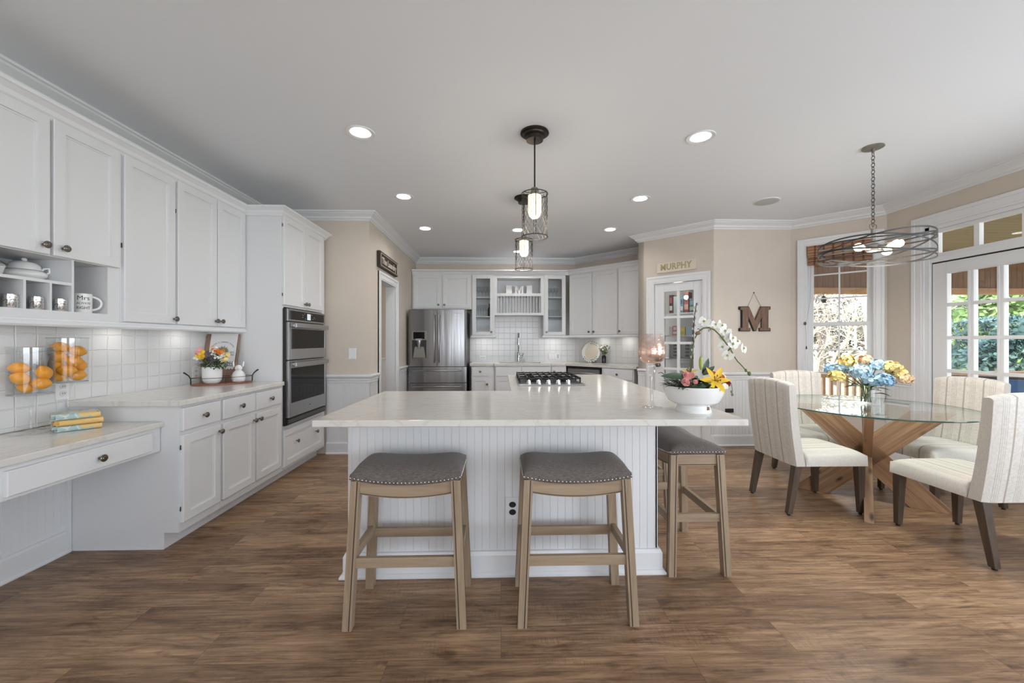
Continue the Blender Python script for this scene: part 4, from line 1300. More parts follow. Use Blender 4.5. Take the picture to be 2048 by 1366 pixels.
# parsons chair; local front = +y
def chair_proto(label, loc, rz):
    t = thing('dining_chair', label, 'chair', loc, rz, None)
    W = 0.238
    def back_y(z, side):
        k = (z - 0.36) / 0.605
        if side == 'in': return -0.165 - 0.075 * k - 0.012 * math.sin(k * PI)
        return -0.262 - 0.062 * k - 0.010 * math.sin(k * PI)
    # backrest: lofted rounded slab, crowned top
    nz = 14; nx = 12
    vs = []; 
    def top(u): return 0.972 - 0.026 * abs(u) ** 2.4
    rings = []
    for k in range(nz + 1):
        kk = k / nz
        ring = []
        w = W + 0.004 * kk
        def pt(u, s):
            z = 0.362 + (top(u) - 0.362) * kk
            yy = back_y(z, s)
            return (u * w, yy, z)
        for i in range(nx + 1):
            u = i / nx * 2 - 1
            p = pt(u, 'out'); ring.append((p[0], p[1] + 0.016 * abs(u) ** 10, p[2]))
        for i in range(nx + 1):
            u = 1 - i / nx * 2
            p = pt(u, 'in'); ring.append((p[0], p[1] - 0.016 * abs(u) ** 10, p[2]))
        rings.append(ring)
    # rounded crown
    for (sh, up) in ((0.72, 0.010), (0.35, 0.0145)):
        ring = []
        for (x, y, z) in rings[nz]:
            ym = (back_y(0.965, 'in') + back_y(0.965, 'out')) / 2
            ring.append((x * (1 - 0.004 * (1 - sh)), ym + (y - ym) * sh, z + up))
        rings.append(ring)
    m = len(rings[0])
    vs = [p for r in rings for p in r]
    fs = []
    for k in range(len(rings) - 1):
        for i in range(m):
            j = (i + 1) % m
            fs.append((k * m + i, k * m + j, (k + 1) * m + j, (k + 1) * m + i))
    fs.append(tuple(range(m))[::-1])
    o = (len(rings) - 1) * m
    for i in range(nx):
        fs.append((o + i, o + i + 1, o + 2 * nx + 1 - (i + 1), o + 2 * nx + 1 - i))
    MB()._add(vs, fs).build('backrest', STRIPE, t, smooth=60)
    # seat cushion: box with domed top
    def sf(a, b):
        u = a * 2 - 1; v = b
        y = -0.175 + 0.455 * v
        d = (1 - abs(u) ** 5) * (1 - max(0, (v - 0.5) * 2) ** 5)
        return (u * W * (1 + 0.012 * v), y, 0.437 + 0.040 * d ** 0.6 - 0.010 * (1 - v))
    mb = MB().grid(sf, 24, 24)
    N = 24
    ed = [(i / N, 1.0) for i in range(N + 1)]
    loop = [(i / N, 0.0) for i in range(N)] + [(1.0, i / N) for i in range(N)] + [(1 - i / N, 1.0) for i in range(N)] + [(0.0, 1 - i / N) for i in range(N)]
    up = [sf(*p) for p in loop]
    lo = [(p[0] * 1.004, p[1] + (0.003 if p[1] > 0.2 else 0), 0.362) for p in up]
    mm = len(up)
    fs = [(i, (i + 1) % mm, mm + (i + 1) % mm, mm + i) for i in range(mm)] + [tuple(range(mm, 2 * mm))]
    mb._add(up + lo, fs)
    so = mb.build('seat', STRIPE, t, smooth=50)
    bm = bmesh.new(); bm.from_mesh(so.data); bmesh.ops.remove_doubles(bm, verts=bm.verts, dist=0.0006); bmesh.ops.recalc_face_normals(bm, faces=bm.faces); bm.to_mesh(so.data); bm.free()
    for sx in (-1, 1):
        for front in (1, 0):
            if front: tp, bt, wt, wb = (sx * 0.208, 0.245), (sx * 0.212, 0.252), 0.026, 0.017
            else: tp, bt, wt, wb = (sx * 0.208, -0.225), (sx * 0.212, -0.288), 0.026, 0.018
            a = [(bt[0] + p * wb, bt[1] + q * wb, 0.012) for p, q in ((-1, -1), (1, -1), (1, 1), (-1, 1))]
            b_ = [(tp[0] + p * wt, tp[1] + q * wt, 0.363) for p, q in ((-1, -1), (1, -1), (1, 1), (-1, 1))]
            lg = MB().hexa(a, b_).build('leg', CHLEG, t, bevel=0.003)
            MB().cyl((bt[0], bt[1], 0), (bt[0], bt[1], 0.013), 0.012, seg=12).build('glide', BLACK, lg)
    return t
chair = chair_proto('cream striped chair on the left of the glass table, seen from its back', (2.40, 3.080, 0), -PI / 2)
dup(chair, (2.965, 2.435, 0), 0.0, 'cream striped chair nearest the camera, cut off by the right edge of the photo')
dup(chair, (3.525, 3.130, 0), PI / 2, 'cream striped chair on the right of the glass table, in front of the french door')
dup(chair, (2.955, 3.640, 0), PI, 'cream striped chair behind the glass table, by the bay window')

# ------------------------------------------------------------------ lights
LENS = emit('lamp lens', (1.0, 0.97, 0.92), 9.0)
cans = [(-0.985, 2.82), (1.430, 2.815), (-0.985, 4.06), (1.430, 4.05), (-0.985, 5.20), (1.430, 5.18), (0.222, 5.24), (0.272, 6.50)]
names = ['recessed ceiling light at the upper left, nearest the camera over the left aisle',
         'recessed ceiling light right of the pendants, nearest the camera',
         'recessed ceiling light over the left aisle, second from the camera',
         'recessed ceiling light right of the pendants, second from the camera',
         'recessed ceiling light over the left aisle, farthest from the camera',
         'recessed ceiling light on the right, in front of the corner cabinets',
         'recessed ceiling light seen just left of the nearer pendant cage',
         'recessed ceiling light over the sink, seen through the farther pendant cage']
def can_light(loc, label):
    t = thing('recessed_light', label, 'ceiling light', (loc[0], loc[1], CH), 0, 'recessed ceiling lights')
    MB().lathe_open([(0.062, 0.020), (0.072, -0.002), (0.096, -0.006), (0.100, -0.0005)], seg=40).build('trim_ring', TRIMW, t, smooth=50)
    MB().lathe([(0.0, -0.003), (0.064, -0.0035), (0.064, -0.001), (0.0, -0.001)], seg=32).build('lens', LENS, t)
    lamp('can_beam', 'AREA', (0, 0, -0.012), (0, 0, 0), 4.0, (1.0, 0.98, 0.95), 0.13, parent=t, spread=math.radians(150))
    return t
for c_, nm in zip(cans, names):
    can_light(c_, nm)
t = thing('ceiling_speaker', 'round white in-ceiling speaker grille near the bay', 'speaker', (2.775, 4.09, CH), 0)
MB().lathe([(0.122, -0.001), (0.120, -0.006), (0.112, -0.007), (0, -0.007)], seg=40).build('grille', mat('speaker grille', (0.55, 0.55, 0.55), 0.8), t, smooth=40)
MB().lathe_open([(0.112, -0.008), (0.124, -0.006), (0.126, -0.0005)], seg=40).build('rim', TRIMW, t, smooth=40)

WIRE = mat('dark pewter wire', (0.022, 0.021, 0.021), 0.5, 0.2)
BULBG = emit('frosted bulb glass', (1.0, 0.80, 0.54), 1.7)
def pendant(label, loc):
    t = thing('pendant_light', label, 'pendant light', (loc[0], loc[1], CH), 0)
    MB().lathe([(0.098, -0.001), (0.100, -0.010), (0.090, -0.016), (0.082, -0.017), (0.078, -0.026), (0.066, -0.030), (0.060, -0.032), (0.059, -0.058), (0.0, -0.060)], seg=40).build('canopy', BRONZE, t, smooth=35)
    MB().cyl((0, 0, -0.055), (0, 0, -0.405), 0.0055, seg=12).build('stem', BRONZE, t, smooth=60)
    MB().lathe([(0.020, -0.438), (0.028, -0.436), (0.028, -0.398), (0.022, -0.390), (0, -0.388)], seg=24).build('socket', GUN, t, smooth=40)
    R_ = 0.091; zt, zb = -0.432, -0.733
    mb = MB()
    for z in (zt, zb):
        mb.tube([(R_ * math.cos(2 * PI * k / 40), R_ * math.sin(2 * PI * k / 40), z) for k in range(40)], 0.0032, 6, closed=True)
    for k in range(6):
        a = PI / 6 + k * PI / 3
        mb.cyl((R_ * math.cos(a), R_ * math.sin(a), zt), (R_ * math.cos(a), R_ * math.sin(a), zb), 0.0022, seg=6)
        mb.cyl((0.02 * math.cos(a), 0.02 * math.sin(a), zt), (R_ * math.cos(a), R_ * math.sin(a), zt), 0.0022, seg=6)
    mb.build('cage_frame', WIRE, t, smooth=60)
    mb = MB()
    n_ = 18
    for s in (-1, 1):
        for k in range(n_):
            pts = []
            for i in range(25):
                a = 2 * PI * k / n_ + s * 1.75 * i / 24
                rr_ = R_ - 0.002 + s * 0.0006
                pts.append((rr_ * math.cos(a), rr_ * math.sin(a), zt + (zb - zt) * i / 24))
            mb.tube(pts, 0.00095, 3, caps=False)
    m_ = mb.build('wire_mesh', WIRE, t)
    MB().lathe([(0, -0.604), (0.022, -0.600), (0.038, -0.585), (0.0465, -0.560), (0.0465, -0.445), (0.036, -0.440), (0, -0.440)], seg=28).build('bulb_glass', BULBG, t, smooth=40)
    lamp('pendant_glow', 'POINT', (0, 0, -0.66), (0, 0, 0), 5.0, (1.0, 0.85, 0.66), 0.04, parent=t)
pendant('nearer wire-cage pendant light over the front of the island', (0.236, 2.787))
pendant('farther wire-cage pendant light over the cooktop', (0.234, 4.051))

# drum chandelier
t = thing('chandelier', 'drum chandelier of crossing grey metal bands over the glass table', 'chandelier', (2.803, 2.925, CH), 0)
MB().lathe([(0.066, -0.001), (0.068, -0.008), (0.060, -0.013), (0.010, -0.016), (0.010, -0.040), (0, -0.042)], seg=36).build('canopy', GUN, t, smooth=35)
mb = MB()
z = -0.040
k = 0
while z > -0.585:
    ang = (PI / 2 if k % 2 else 0.0) + 0.3
    L_, r_ = 0.0165, 0.0105
    pts = []
    for i in range(16):
        a = 2 * PI * i / 16
        x = r_ * math.cos(a); zz = L_ * math.sin(a)
        pts.append((x * math.cos(ang), x * math.sin(ang), z - L_ + zz))
    mb.tube(pts, 0.0022, 5, closed=True)
    z -= 0.0265; k += 1
mb.build('chain', BRONZE, t, smooth=60)
MB().tube([(0.028 * math.cos(a_ * PI / 12), 0, -0.600 + 0.022 * math.sin(a_ * PI / 12)) for a_ in range(24)], 0.003, 6, closed=True).build('ring', GUN, t, smooth=60)
MB().cyl((0, 0, -0.615), (0, 0, -0.72), 0.013, seg=16).lathe([(0.0, -0.80), (0.03, -0.795), (0.05, -0.77), (0.05, -0.745), (0.03, -0.73), (0.013, -0.72)], seg=24).build('hub', GUN, t, smooth=40)
RD = 0.332
BANDM = mat('dark grey band metal', (0.075, 0.075, 0.075), 0.5, 0.5)
zc = -0.775
bands = [(0.052, 0.030, 0.4), (0.040, 0.075, 1.5), (0.010, 0.100, 2.9), (-0.012, 0.095, 4.3), (-0.045, 0.062, 5.4), (-0.055, 0.030, 0.9)]
for (dz, am, ph) in bands:
    n_ = 64; vs = []; fs = []
    for i in range(n_):
        a = 2 * PI * i / n_
        zz = zc + dz + am * 0.75 * math.sin(a + ph)
        c_, s_ = math.cos(a), math.sin(a)
        for (rr_, oz) in ((RD, -0.0055), (RD + 0.003, -0.0055), (RD + 0.003, 0.0055), (RD, 0.0055)):
            vs.append((rr_ * c_, rr_ * s_, zz + oz))
    for i in range(n_):
        j = (i + 1) % n_
        for q in range(4):
            w_ = (q + 1) % 4
            fs.append((i * 4 + q, i * 4 + w_, j * 4 + w_, j * 4 + q))
    MB()._add(vs, fs).build('band', BANDM, t, smooth=40)
for k in range(3):
    a = 0.5 + k * 2 * PI / 3
    c_, s_ = math.cos(a), math.sin(a)
    MB().tube([(0, 0, -0.755), (RD * c_, RD * s_, -0.745)], 0.004, 6).build('spoke', GUN, t, smooth=60)
    a2 = (3.5, 4.75, 0.35)[k]
    c_, s_ = math.cos(a2), math.sin(a2)
    b_ = MB().cyl((0.045 * c_, 0.045 * s_, -0.765), (0.115 * c_, 0.115 * s_, -0.772), 0.012, 0.014).build('lamp_holder', GUN, t, smooth=40)
    M_ = Matrix.Translation((0.115 * c_, 0.115 * s_, -0.772)) @ Matrix.Rotation(a2, 4, 'Z') @ Matrix.Rotation(PI / 2, 4, 'Y')
    MB().lathe([(0.012, 0), (0.016, 0.02), (0.028, 0.05), (0.030, 0.07), (0.022, 0.092), (0.0, 0.100)], seg=20, M=M_).build('bulb', emit('bulb glow', (1.0, 0.84, 0.58), 7.0), t, smooth=60)
lamp('chandelier_glow', 'POINT', (0, 0, -0.84), (0, 0, 0), 9, (1.0, 0.93, 0.84), 0.07, parent=t)
lamp('chandelier_pool', 'AREA', (0, 0, -0.83), (0, 0, 0), 19, (1.0, 0.95, 0.88), 0.30, parent=t, spread=math.radians(175))
# under-cabinet lights
for i, (loc, e_) in enumerate((((-0.30, 6.86, 1.366), 0.5), ((0.93, 6.86, 1.366), 0.5), ((1.62, 6.53, 1.366), 0.5), ((1.95, 6.22, 1.366), 0.5), ((-2.50, 1.95, 1.388), 0.45), ((-2.50, 2.75, 1.388), 0.25), ((-2.50, 3.30, 1.388), 0.25))):
    t = thing('puck_light', ['puck light under the narrow glass cabinet left of the sink', 'puck light under the narrow glass cabinet right of the sink', 'puck light under the angled cabinet above the plate', 'puck light under the angled cabinet by the pantry', 'puck light under the cubbyhole cabinet', 'puck light under the single-door left wall cabinet', 'puck light above the oval tray'][i], 'cabinet light', loc)
    MB().lathe([(0.034, -0.001), (0.034, -0.010), (0.028, -0.012), (0, -0.012)], seg=24).build('puck', LENS, t, smooth=30)
    lamp('puck_beam', 'AREA', (0, 0, -0.014), (0, 0, 0), e_, (1.0, 0.95, 0.88), 0.05, parent=t)
# ------------------------------------------------------------------ decor
rnd = random.Random(5)
def lathe_thing(name, label, cat, prof, m, loc, seg=28, group=None, smooth=50, rz=0):
    o = MB().lathe(prof, seg=seg).build(name, m, smooth=smooth, loc=loc, rz=rz)
    return tag(o, label, cat, group)

def petal_disc(mb, c, nrm, r, n=5, cup=0.25, wid=0.55, tw=0.0, pts=5):
    """flower made of n rounded petals around c facing nrm"""
    nrm = Vector(nrm).normalized()
    a = nrm.orthogonal().normalized(); b = nrm.cross(a)
    c = Vector(c)
    for k in range(n):
        an = 2 * PI * k / n + tw
        d = a * math.cos(an) + b * math.sin(an); s = nrm.cross(d)
        vs = [c]
        for (u, w_) in ((0.35, 0.7), (0.75, 1.0), (1.0, 0.45), (1.0, -0.45), (0.75, -1.0), (0.35, -0.7)):
            vs.append(c + d * (r * u) + s * (r * wid * w_ * 0.62) + nrm * (cup * r * u * u))
        mb._add(vs, [tuple(range(7))])
def leaf(mb, p, d, L, w, nrm=(0, 0, 1), bend=0.2, seg=4):
    p = Vector(p); d = Vector(d).normalized(); nrm = Vector(nrm)
    s = d.cross(nrm)
    if s.length < 1e-4: s = d.orthogonal()
    s.normalize(); up = s.cross(d)
    vs = []; fs = []
    for i in range(seg + 1):
        u = i / seg
        ww = w * math.sin(PI * min(1, 0.08 + 0.92 * u)) ** 0.8 if u < 1 else 0.0005
        c = p + d * (L * u) - up * (bend * L * u * u)
        vs += [c - s * ww / 2 + up * ww * 0.12, c, c + s * ww / 2 + up * ww * 0.12]
    for i in range(seg):
        o = i * 3
        fs += [(o, o + 1, o + 4, o + 3), (o + 1, o + 2, o + 5, o + 4)]
    mb._add(vs, fs)
def rdir(r=rnd, zmin=-1):
    while True:
        v = Vector((r.uniform(-1, 1), r.uniform(-1, 1), r.uniform(-1, 1)))
        if 0.1 < v.length < 1 and v.normalized().z >= zmin:
            return v.normalized()

GREEN = add_noise_color(mat('leaf green', (0.05, 0.10, 0.03), 0.5), (0.025, 0.06, 0.018), (0.09, 0.15, 0.05), nscale=30)
DGREEN = mat('dark leaf', (0.030, 0.060, 0.022), 0.35)
SAGE = mat('sage leaf', (0.16, 0.19, 0.12), 0.6)
LIME = mat('lime bud', (0.36, 0.42, 0.10), 0.5)
YEL = mat('yellow petal', (0.86, 0.56, 0.035), 0.5)
YEL2 = mat('soft yellow petal', (0.86, 0.68, 0.26), 0.6)
ORG = mat('orange petal', (0.72, 0.22, 0.03), 0.5)
PINK = mat('pink petal', (0.80, 0.38, 0.36), 0.55)
RED = mat('deep red petal', (0.30, 0.03, 0.05), 0.55)
PURP = mat('purple petal', (0.16, 0.11, 0.15), 0.6)
WPET = mat('white petal', (0.84, 0.84, 0.80), 0.5)
BLUP = mat('blue petal', (0.46, 0.66, 0.78), 0.6)
BLUD = mat('deep blue petal', (0.33, 0.55, 0.72), 0.6)
PEACH = mat('peach petal', (0.85, 0.62, 0.40), 0.6)
CREAMP = mat('cream petal', (0.80, 0.76, 0.62), 0.6)
TWIG = mat('brown twig', (0.075, 0.045, 0.025), 0.7)
STEMG = mat('green stem', (0.10, 0.15, 0.05), 0.55)

# --- glass goblet on the island
MERC = mat('speckled mercury glass', (0.74, 0.50, 0.40), 0.12, 0.9)
nt, n, l, b = nodes(MERC)
mp = coord(MERC, 'Object', (1, 1, 1))
t1 = n.new('ShaderNodeTexNoise'); t1.inputs['Scale'].default_value = 55; t1.inputs['Detail'].default_value = 6
l.new(mp.outputs[0], t1.inputs['Vector'])
sx = n.new('ShaderNodeSeparateXYZ'); l.new(mp.outputs[0], sx.inputs[0])
mr = n.new('ShaderNodeMapRange'); mr.inputs['From Min'].default_value = 0.20; mr.inputs['From Max'].default_value = 0.40
mr.inputs['To Min'].default_value = 0.95; mr.inputs['To Max'].default_value = 0.22
l.new(sx.outputs['Z'], mr.inputs['Value'])
ad = n.new('ShaderNodeMath'); ad.operation = 'MULTIPLY_ADD'; ad.inputs[1].default_value = 0.9
sb = n.new('ShaderNodeMath'); sb.operation = 'SUBTRACT'; sb.inputs[1].default_value = 0.5; l.new(t1.outputs['Fac'], sb.inputs[0])
l.new(sb.outputs[0], ad.inputs[0]); l.new(mr.outputs[0], ad.inputs[2])
l.new(ad.outputs[0], b.inputs['Alpha'])
bp = n.new('ShaderNodeBump'); bp.inputs['Strength'].default_value = 0.5; bp.inputs['Distance'].default_value = 0.004
l.new(t1.outputs['Fac'], bp.inputs['Height']); l.new(bp.outputs[0], b.inputs['Normal'])
t = thing('goblet', 'tall glass goblet candle holder with speckled rose-gold bowl on the island', 'goblet', (0.822, 2.150, 0.914), 0)
MB().lathe_open([(0.022, 0.243), (0.045, 0.247), (0.060, 0.258), (0.069, 0.278), (0.0715, 0.298), (0.069, 0.330), (0.061, 0.375), (0.053, 0.404)], seg=40).build('bowl', MERC, t, smooth=60)
MB().lathe([(0.056, 0.0005), (0.057, 0.003), (0.030, 0.008), (0.012, 0.020), (0.0085, 0.045), (0.0095, 0.12), (0.013, 0.170), (0.012, 0.180), (0.019, 0.195), (0.013, 0.206), (0.022, 0.222), (0.018, 0.236), (0.024, 0.243), (0, 0.243)], seg=32).build('stem', thin_glass('goblet stem glass', (0.93, 0.92, 0.91), f0=0.09), t, smooth=50)

# --- footed planter and its flower arrangement
PX, PY = 0.995, 2.035
prof = [(0.086, 0.0), (0.087, 0.006), (0.083, 0.014), (0.078, 0.030), (0.076, 0.036), (0.092, 0.041), (0.110, 0.050)]
for k in range(9):
    z = 0.056 + k * 0.0088
    r = 0.1145 + 0.030 * math.sin(min(1, (k + 1) / 8.5) * PI / 2) ** 0.9
    prof += [(r, z), (r + 0.0018, z + 0.0044)]
prof += [(0.1455, 0.134), (0.141, 0.134), (0.137, 0.118), (0.0, 0.112)]
t = thing('planter', 'white ribbed footed bowl holding the orchid arrangement on the island', 'bowl', (PX, PY, 0.914), 0)
MB().lathe(prof, seg=64).build('bowl', CERAMIC, t, smooth=40)
M_ = Matrix.Rotation(math.radians(-58), 4, 'Z') @ Matrix.Translation((0.0, 0, 0))
hx = [(0.012 * math.cos(PI / 3 * k), 0.0165 * math.sin(PI / 3 * k)) for k in range(6)]
MB().prism(hx, 0.0795, 0.0815, M=Matrix.Rotation(math.radians(-58), 4, 'Z') @ Matrix.Rotation(PI / 2, 4, 'Y') @ Matrix.Rotation(PI / 2, 4, 'Z') @ Matrix.Translation((0, 0.019, 0.0005))).build('foot_opening', mat('brown opening', (0.16, 0.10, 0.06), 0.8), t)
t = thing('orchid_arrangement', 'flower arrangement with arching white orchid and yellow lily in the footed bowl', 'flowers', (PX, PY, 1.030), 0)
def P2(x, z, y=0.0): return Vector((x - PX, y, z - 1.030))
mb = MB()
mb.lathe([(0.136, 0.0), (0.120, 0.012), (0, 0.02)], seg=24)
mb.build('moss', mat('dark moss', (0.018, 0.026, 0.012), 0.9), t)
stem = [P2(0.974, 1.04), P2(0.978, 1.13), P2(0.985, 1.20), P2(1.000, 1.285), P2(1.022, 1.325), P2(1.050, 1.345), P2(1.078, 1.346), P2(1.105, 1.336), P2(1.135, 1.308), P2(1.165, 1.270), P2(1.195, 1.228), P2(1.212, 1.195), P2(1.228, 1.172), P2(1.250, 1.150), P2(1.272, 1.125), P2(1.290, 1.108)]
MB().tube(stem, [0.0038] * 10 + [0.003] * 6, 8).ell(stem[-1], 0.009, 0.008, 0.012, 10, 8).ell(stem[-2], 0.006, 0.006, 0.009, 10, 8).build('orchid_stem', STEMG, t, smooth=60)
RAF = mat('raffia', (0.20, 0.13, 0.06), 0.9)
for (x, z) in ((1.19, 1.235), (1.082, 1.345), (1.035, 1.338)):
    if x < 1.19: mb.build('raffia_tie', RAF, t)
    mb = MB()
    for k in range(6):
        leaf(mb, P2(x + rnd.uniform(-.012, .012), z + rnd.uniform(-.006, .006)), rdir(), 0.018, 0.008)
mb.ell(P2(1.018, 1.318), 0.016, 0.010, 0.010, 10, 6)
mb.build('raffia_tie', RAF, t)
for i, (x, z, s_, nv) in enumerate(((1.048, 1.378, .030, (-.5, -1, .3)), (1.072, 1.372, .028, (.3, -1, .5)), (1.112, 1.362, .026, (-.2, -1, .5)), (1.150, 1.358, .032, (.4, -1, .2)), (1.166, 1.330, .030, (-.2, -1, .1)), (1.158, 1.298, .028, (-.5, -1, 0)), (1.196, 1.292, .030, (.5, -1, .2)), (1.205, 1.262, .030, (0, -1, 0)), (1.262, 1.240, .028, (.6, -1, .1)), (1.158, 1.248, .028, (-.6, -1, -.1)), (1.172, 1.205, .030, (-.4, -1, -.3)), (1.232, 1.275, .026, (.5, -1, .3)))):
    mb = MB()
    c = P2(x, z, rnd.uniform(-.02, .02))
    s_ *= 0.86
    petal_disc(mb, c, nv, s_, 3, 0.1, 0.62, tw=0.4)
    petal_disc(mb, c + Vector((0, -0.004, 0)), nv, s_ * 1.1, 2, 0.12, 1.25, tw=1.9)
    mb.mi = 1
    mb.ell(c + Vector(nv).normalized() * 0.006, 0.006, 0.006, 0.006, 8, 6)
    mb.build('orchid_bloom', [WPET, LIME], t)
# willow twig
tw_pts = [P2(0.974, 1.04), P2(0.985, 1.16), P2(0.994, 1.26), P2(0.996, 1.337), P2(1.002, 1.41), P2(1.012, 1.475)]
mb = MB().tube(tw_pts, [0.004, 0.0035, 0.003, 0.003, 0.0025, 0.002], 6)
mb.build('willow_twig', TWIG, t, smooth=60)
mb = MB()
for k in range(16):
    p, tn = along([tuple(v) for v in tw_pts], 0.35 + 0.63 * k / 15)
    sgn = 1 if k % 2 else -1
    mb.ell(p + Vector((sgn * 0.006, -0.002, 0.002)), 0.0042, 0.0042, 0.0075, 8, 6)
mb.build('catkin', mat('silver catkin', (0.42, 0.40, 0.38), 0.8), t)
# lily
def lily(c, nv, r, m, name):
    mb = MB(); nv = Vector(nv).normalized()
    a = nv.orthogonal().normalized(); b_ = nv.cross(a)
    for k in range(6):
        an = 2 * PI * k / 6 + 0.2
        d = (a * math.cos(an) + b_ * math.sin(an))
        leaf(mb, c, d + nv * 0.55, r, r * (0.42 if k % 2 else 0.32), nv, 0.35, 6)
    mb.mi = 1
    for k in range(6):
        an = 2 * PI * k / 6 + 0.7
        d = (a * math.cos(an) + b_ * math.sin(an)) * 0.35 + nv
        q = Vector(c) + d.normalized() * r * 0.62
        mb.tube([c, q], 0.0012, 4)
        mb.ell(q, 0.003, 0.003, 0.005, 6, 5)
    return mb.build(name, [m, mat('stamen', (0.25, 0.08, 0.02), 0.6)], t, smooth=80)
lily(P2(1.052, 1.082, -0.10), (-.15, -1, .35), 0.072, YEL, 'yellow_lily')
lily(P2(0.985, 1.105, 0.02), (-.4, -.6, 1), 0.05, YEL2, 'yellow_lily')
mb = MB()
mb.ell(P2(1.020, 1.165, -0.03), 0.010, 0.010, 0.036, 12, 8, M=Matrix.Rotation(0, 4, 'Y'))
mb.build('lily_bud', LIME, t, smooth=60)
def rose(c, r, m):
    mb = MB()
    for lay in range(4):
        k = 1 - lay * 0.22
        petal_disc(mb, Vector(c) + Vector((0, -0.3 * r * lay * 0.6, 0.16 * r * lay)), (0.1, -1, 0.5), r * k, 5, 0.35 + lay * 0.3, 1.0, tw=lay * 0.6)
    return mb.build('rose', m, t)
for (x, z, r, m, y) in ((0.932, 1.100, 0.022, PINK, -0.06), (0.905, 1.072, 0.022, PINK, -0.10), (0.968, 1.100, 0.017, PINK, -0.03), (1.105, 1.090, 0.020, ORG, -0.06), (1.118, 1.066, 0.018, RED, -0.09), (1.085, 1.105, 0.018, ORG, -0.02), (0.950, 1.075, 0.013, PINK, -0.11)):
    rose(P2(x, z, y), r, m)
mb = MB()
for (x, z, y) in ((1.135, 1.095, -.03), (1.128, 1.08, -.06), (1.14, 1.07, -.05), (1.145, 1.085, 0.0), (1.09, 1.12, 0.0), (1.10, 1.055, -.11)):
    petal_disc(mb, P2(x, z, y), (rnd.uniform(-.3, .5), -1, .5), 0.016, 5, 0.2, 0.9)
mb.build('white_filler_flowers', CREAMP, t)
mb = MB()
leaf(mb, P2(0.935, 1.098, -.06), (-1, -0.15, 0.06), 0.14, 0.034, (0, -1, 0.35), 0.08, 8)
leaf(mb, P2(1.035, 1.11, -.02), (0.35, -.1, .9), 0.085, 0.030, (0, -1, 0.2), 0.15)
leaf(mb, P2(1.03, 1.105, -.03), (0.75, -.1, .55), 0.075, 0.028, (0, -1, 0.2), 0.1)
leaf(mb, P2(0.93, 1.056, -.12), (0.9, -.25, .06), 0.07, 0.026, (0, -1, 0.6), 0.1)
for k in range(170):
    a = rnd.uniform(0, 2 * PI); r = rnd.uniform(0.04, 0.132)
    p = Vector((r * math.cos(a), r * math.sin(a), 0.012 + rnd.uniform(0.01, 0.055) * (1.1 - r / 0.14)))
    leaf(mb, p, Vector((math.cos(a), math.sin(a), rnd.uniform(0.1, 1.0))) + rdir() * 0.4, rnd.uniform(0.03, 0.05), 0.018, (0, 0, 1), 0.3)
mb.build('foliage', DGREEN, t, smooth=80)
# drooping berry sprig over the rim and snail-like ornament left
MB().tube([P2(1.118, 1.075, -.09), P2(1.138, 1.07, -.095), P2(1.144, 1.04, -.095), P2(1.144, 1.015, -.095)], 0.002, 5).ell(P2(1.144, 1.012, -.095), 0.006, 0.006, 0.008, 8, 6).ell(P2(1.139, 1.026, -.095), 0.004, 0.004, 0.007, 8, 6).build('hanging_sprig', SAGE, t)
MB().tube([P2(0.83, 1.108, -.03), P2(0.815, 1.118, -.03), P2(0.80, 1.113, -.03)], 0.002, 5).build('leaf_stem', TWIG, t)

# --- lemon vases on the desk
LEM = add_noise_color(mat('lemon skin', (0.86, 0.42, 0.02), 0.42), (0.72, 0.27, 0.002), (0.82, 0.36, 0.006), nscale=6, bump=0.15)
lat = Vector((0.659, 0.753, 0)); dep = Vector((-0.753, 0.659, 0))
VRIM = mat('grey glass edge', (0.36, 0.38, 0.39), 0.1)
def glass_vase(label, loc, zb, zt, R):
    t = thing('glass_vase', label, 'vase', (loc[0], loc[1], DZ), 0)
    b0 = zb - DZ; t0 = zt - DZ
    MB().lathe([(0.088, 0.0005), (0.089, 0.003), (0.03, 0.008), (0.012, 0.02), (0.008, 0.06), (0.009, b0 - 0.05), (0.022, b0 - 0.018), (0.030, b0 - 0.006), (0.0, b0 - 0.005)], seg=32).build('stem', VGLASS, t, smooth=50)
    MB().lathe_open([(0.0005, b0 - 0.004), (R - 0.006, b0 - 0.004), (R, b0 + 0.004), (R, t0), (R - 0.0035, t0), (R - 0.0035, b0 + 0.007), (0.0005, b0 + 0.003)], seg=40).build('cylinder', VGLASS, t, smooth=40)
    MB().tube([(R * math.cos(PI * k / 20), R * math.sin(PI * k / 20), t0) for k in range(40)], 0.0016, 6, closed=True).build('rim', VRIM, t)
    MB().tube([((R - .003) * math.cos(PI * k / 20), (R - .003) * math.sin(PI * k / 20), b0 - 0.001) for k in range(40)], 0.0022, 6, closed=True).build('base_ring', VRIM, t)
    return t
V1 = (-2.530, 2.215); V2 = (-2.530, 2.398)
glass_vase('shorter footed glass vase with five lemons on the desk', V1, 0.992, 1.244, 0.088)
glass_vase('taller footed glass vase with many lemons on the desk', V2, 1.040, 1.296, 0.086)
lp = [(r_ * 1.0, z_ * 0.90) for r_, z_ in ((0.0, -0.046), (0.006, -0.044), (0.012, -0.039), (0.024, -0.028), (0.031, -0.012), (0.0325, 0.0), (0.031, 0.012), (0.024, 0.028), (0.012, 0.039), (0.006, 0.045), (0.0, 0.048))]
def lemon(label, base, zb, du, dz, dd, tilt, az, group):
    c = Vector((base[0], base[1], zb)) + lat * du + dep * dd + Vector((0, 0, dz))
    o = MB().lathe(lp, seg=20).build('lemon', LEM, smooth=70, loc=c)
    MB().lathe([(0.003, 0.0395), (0.0035, 0.043), (0.0, 0.044)], seg=8).build('stem_end', TWIG, o)
    o.rotation_euler = (tilt, 0, az)
    return tag(o, label, 'lemon', group)
az0 = math.atan2(lat.y, lat.x)
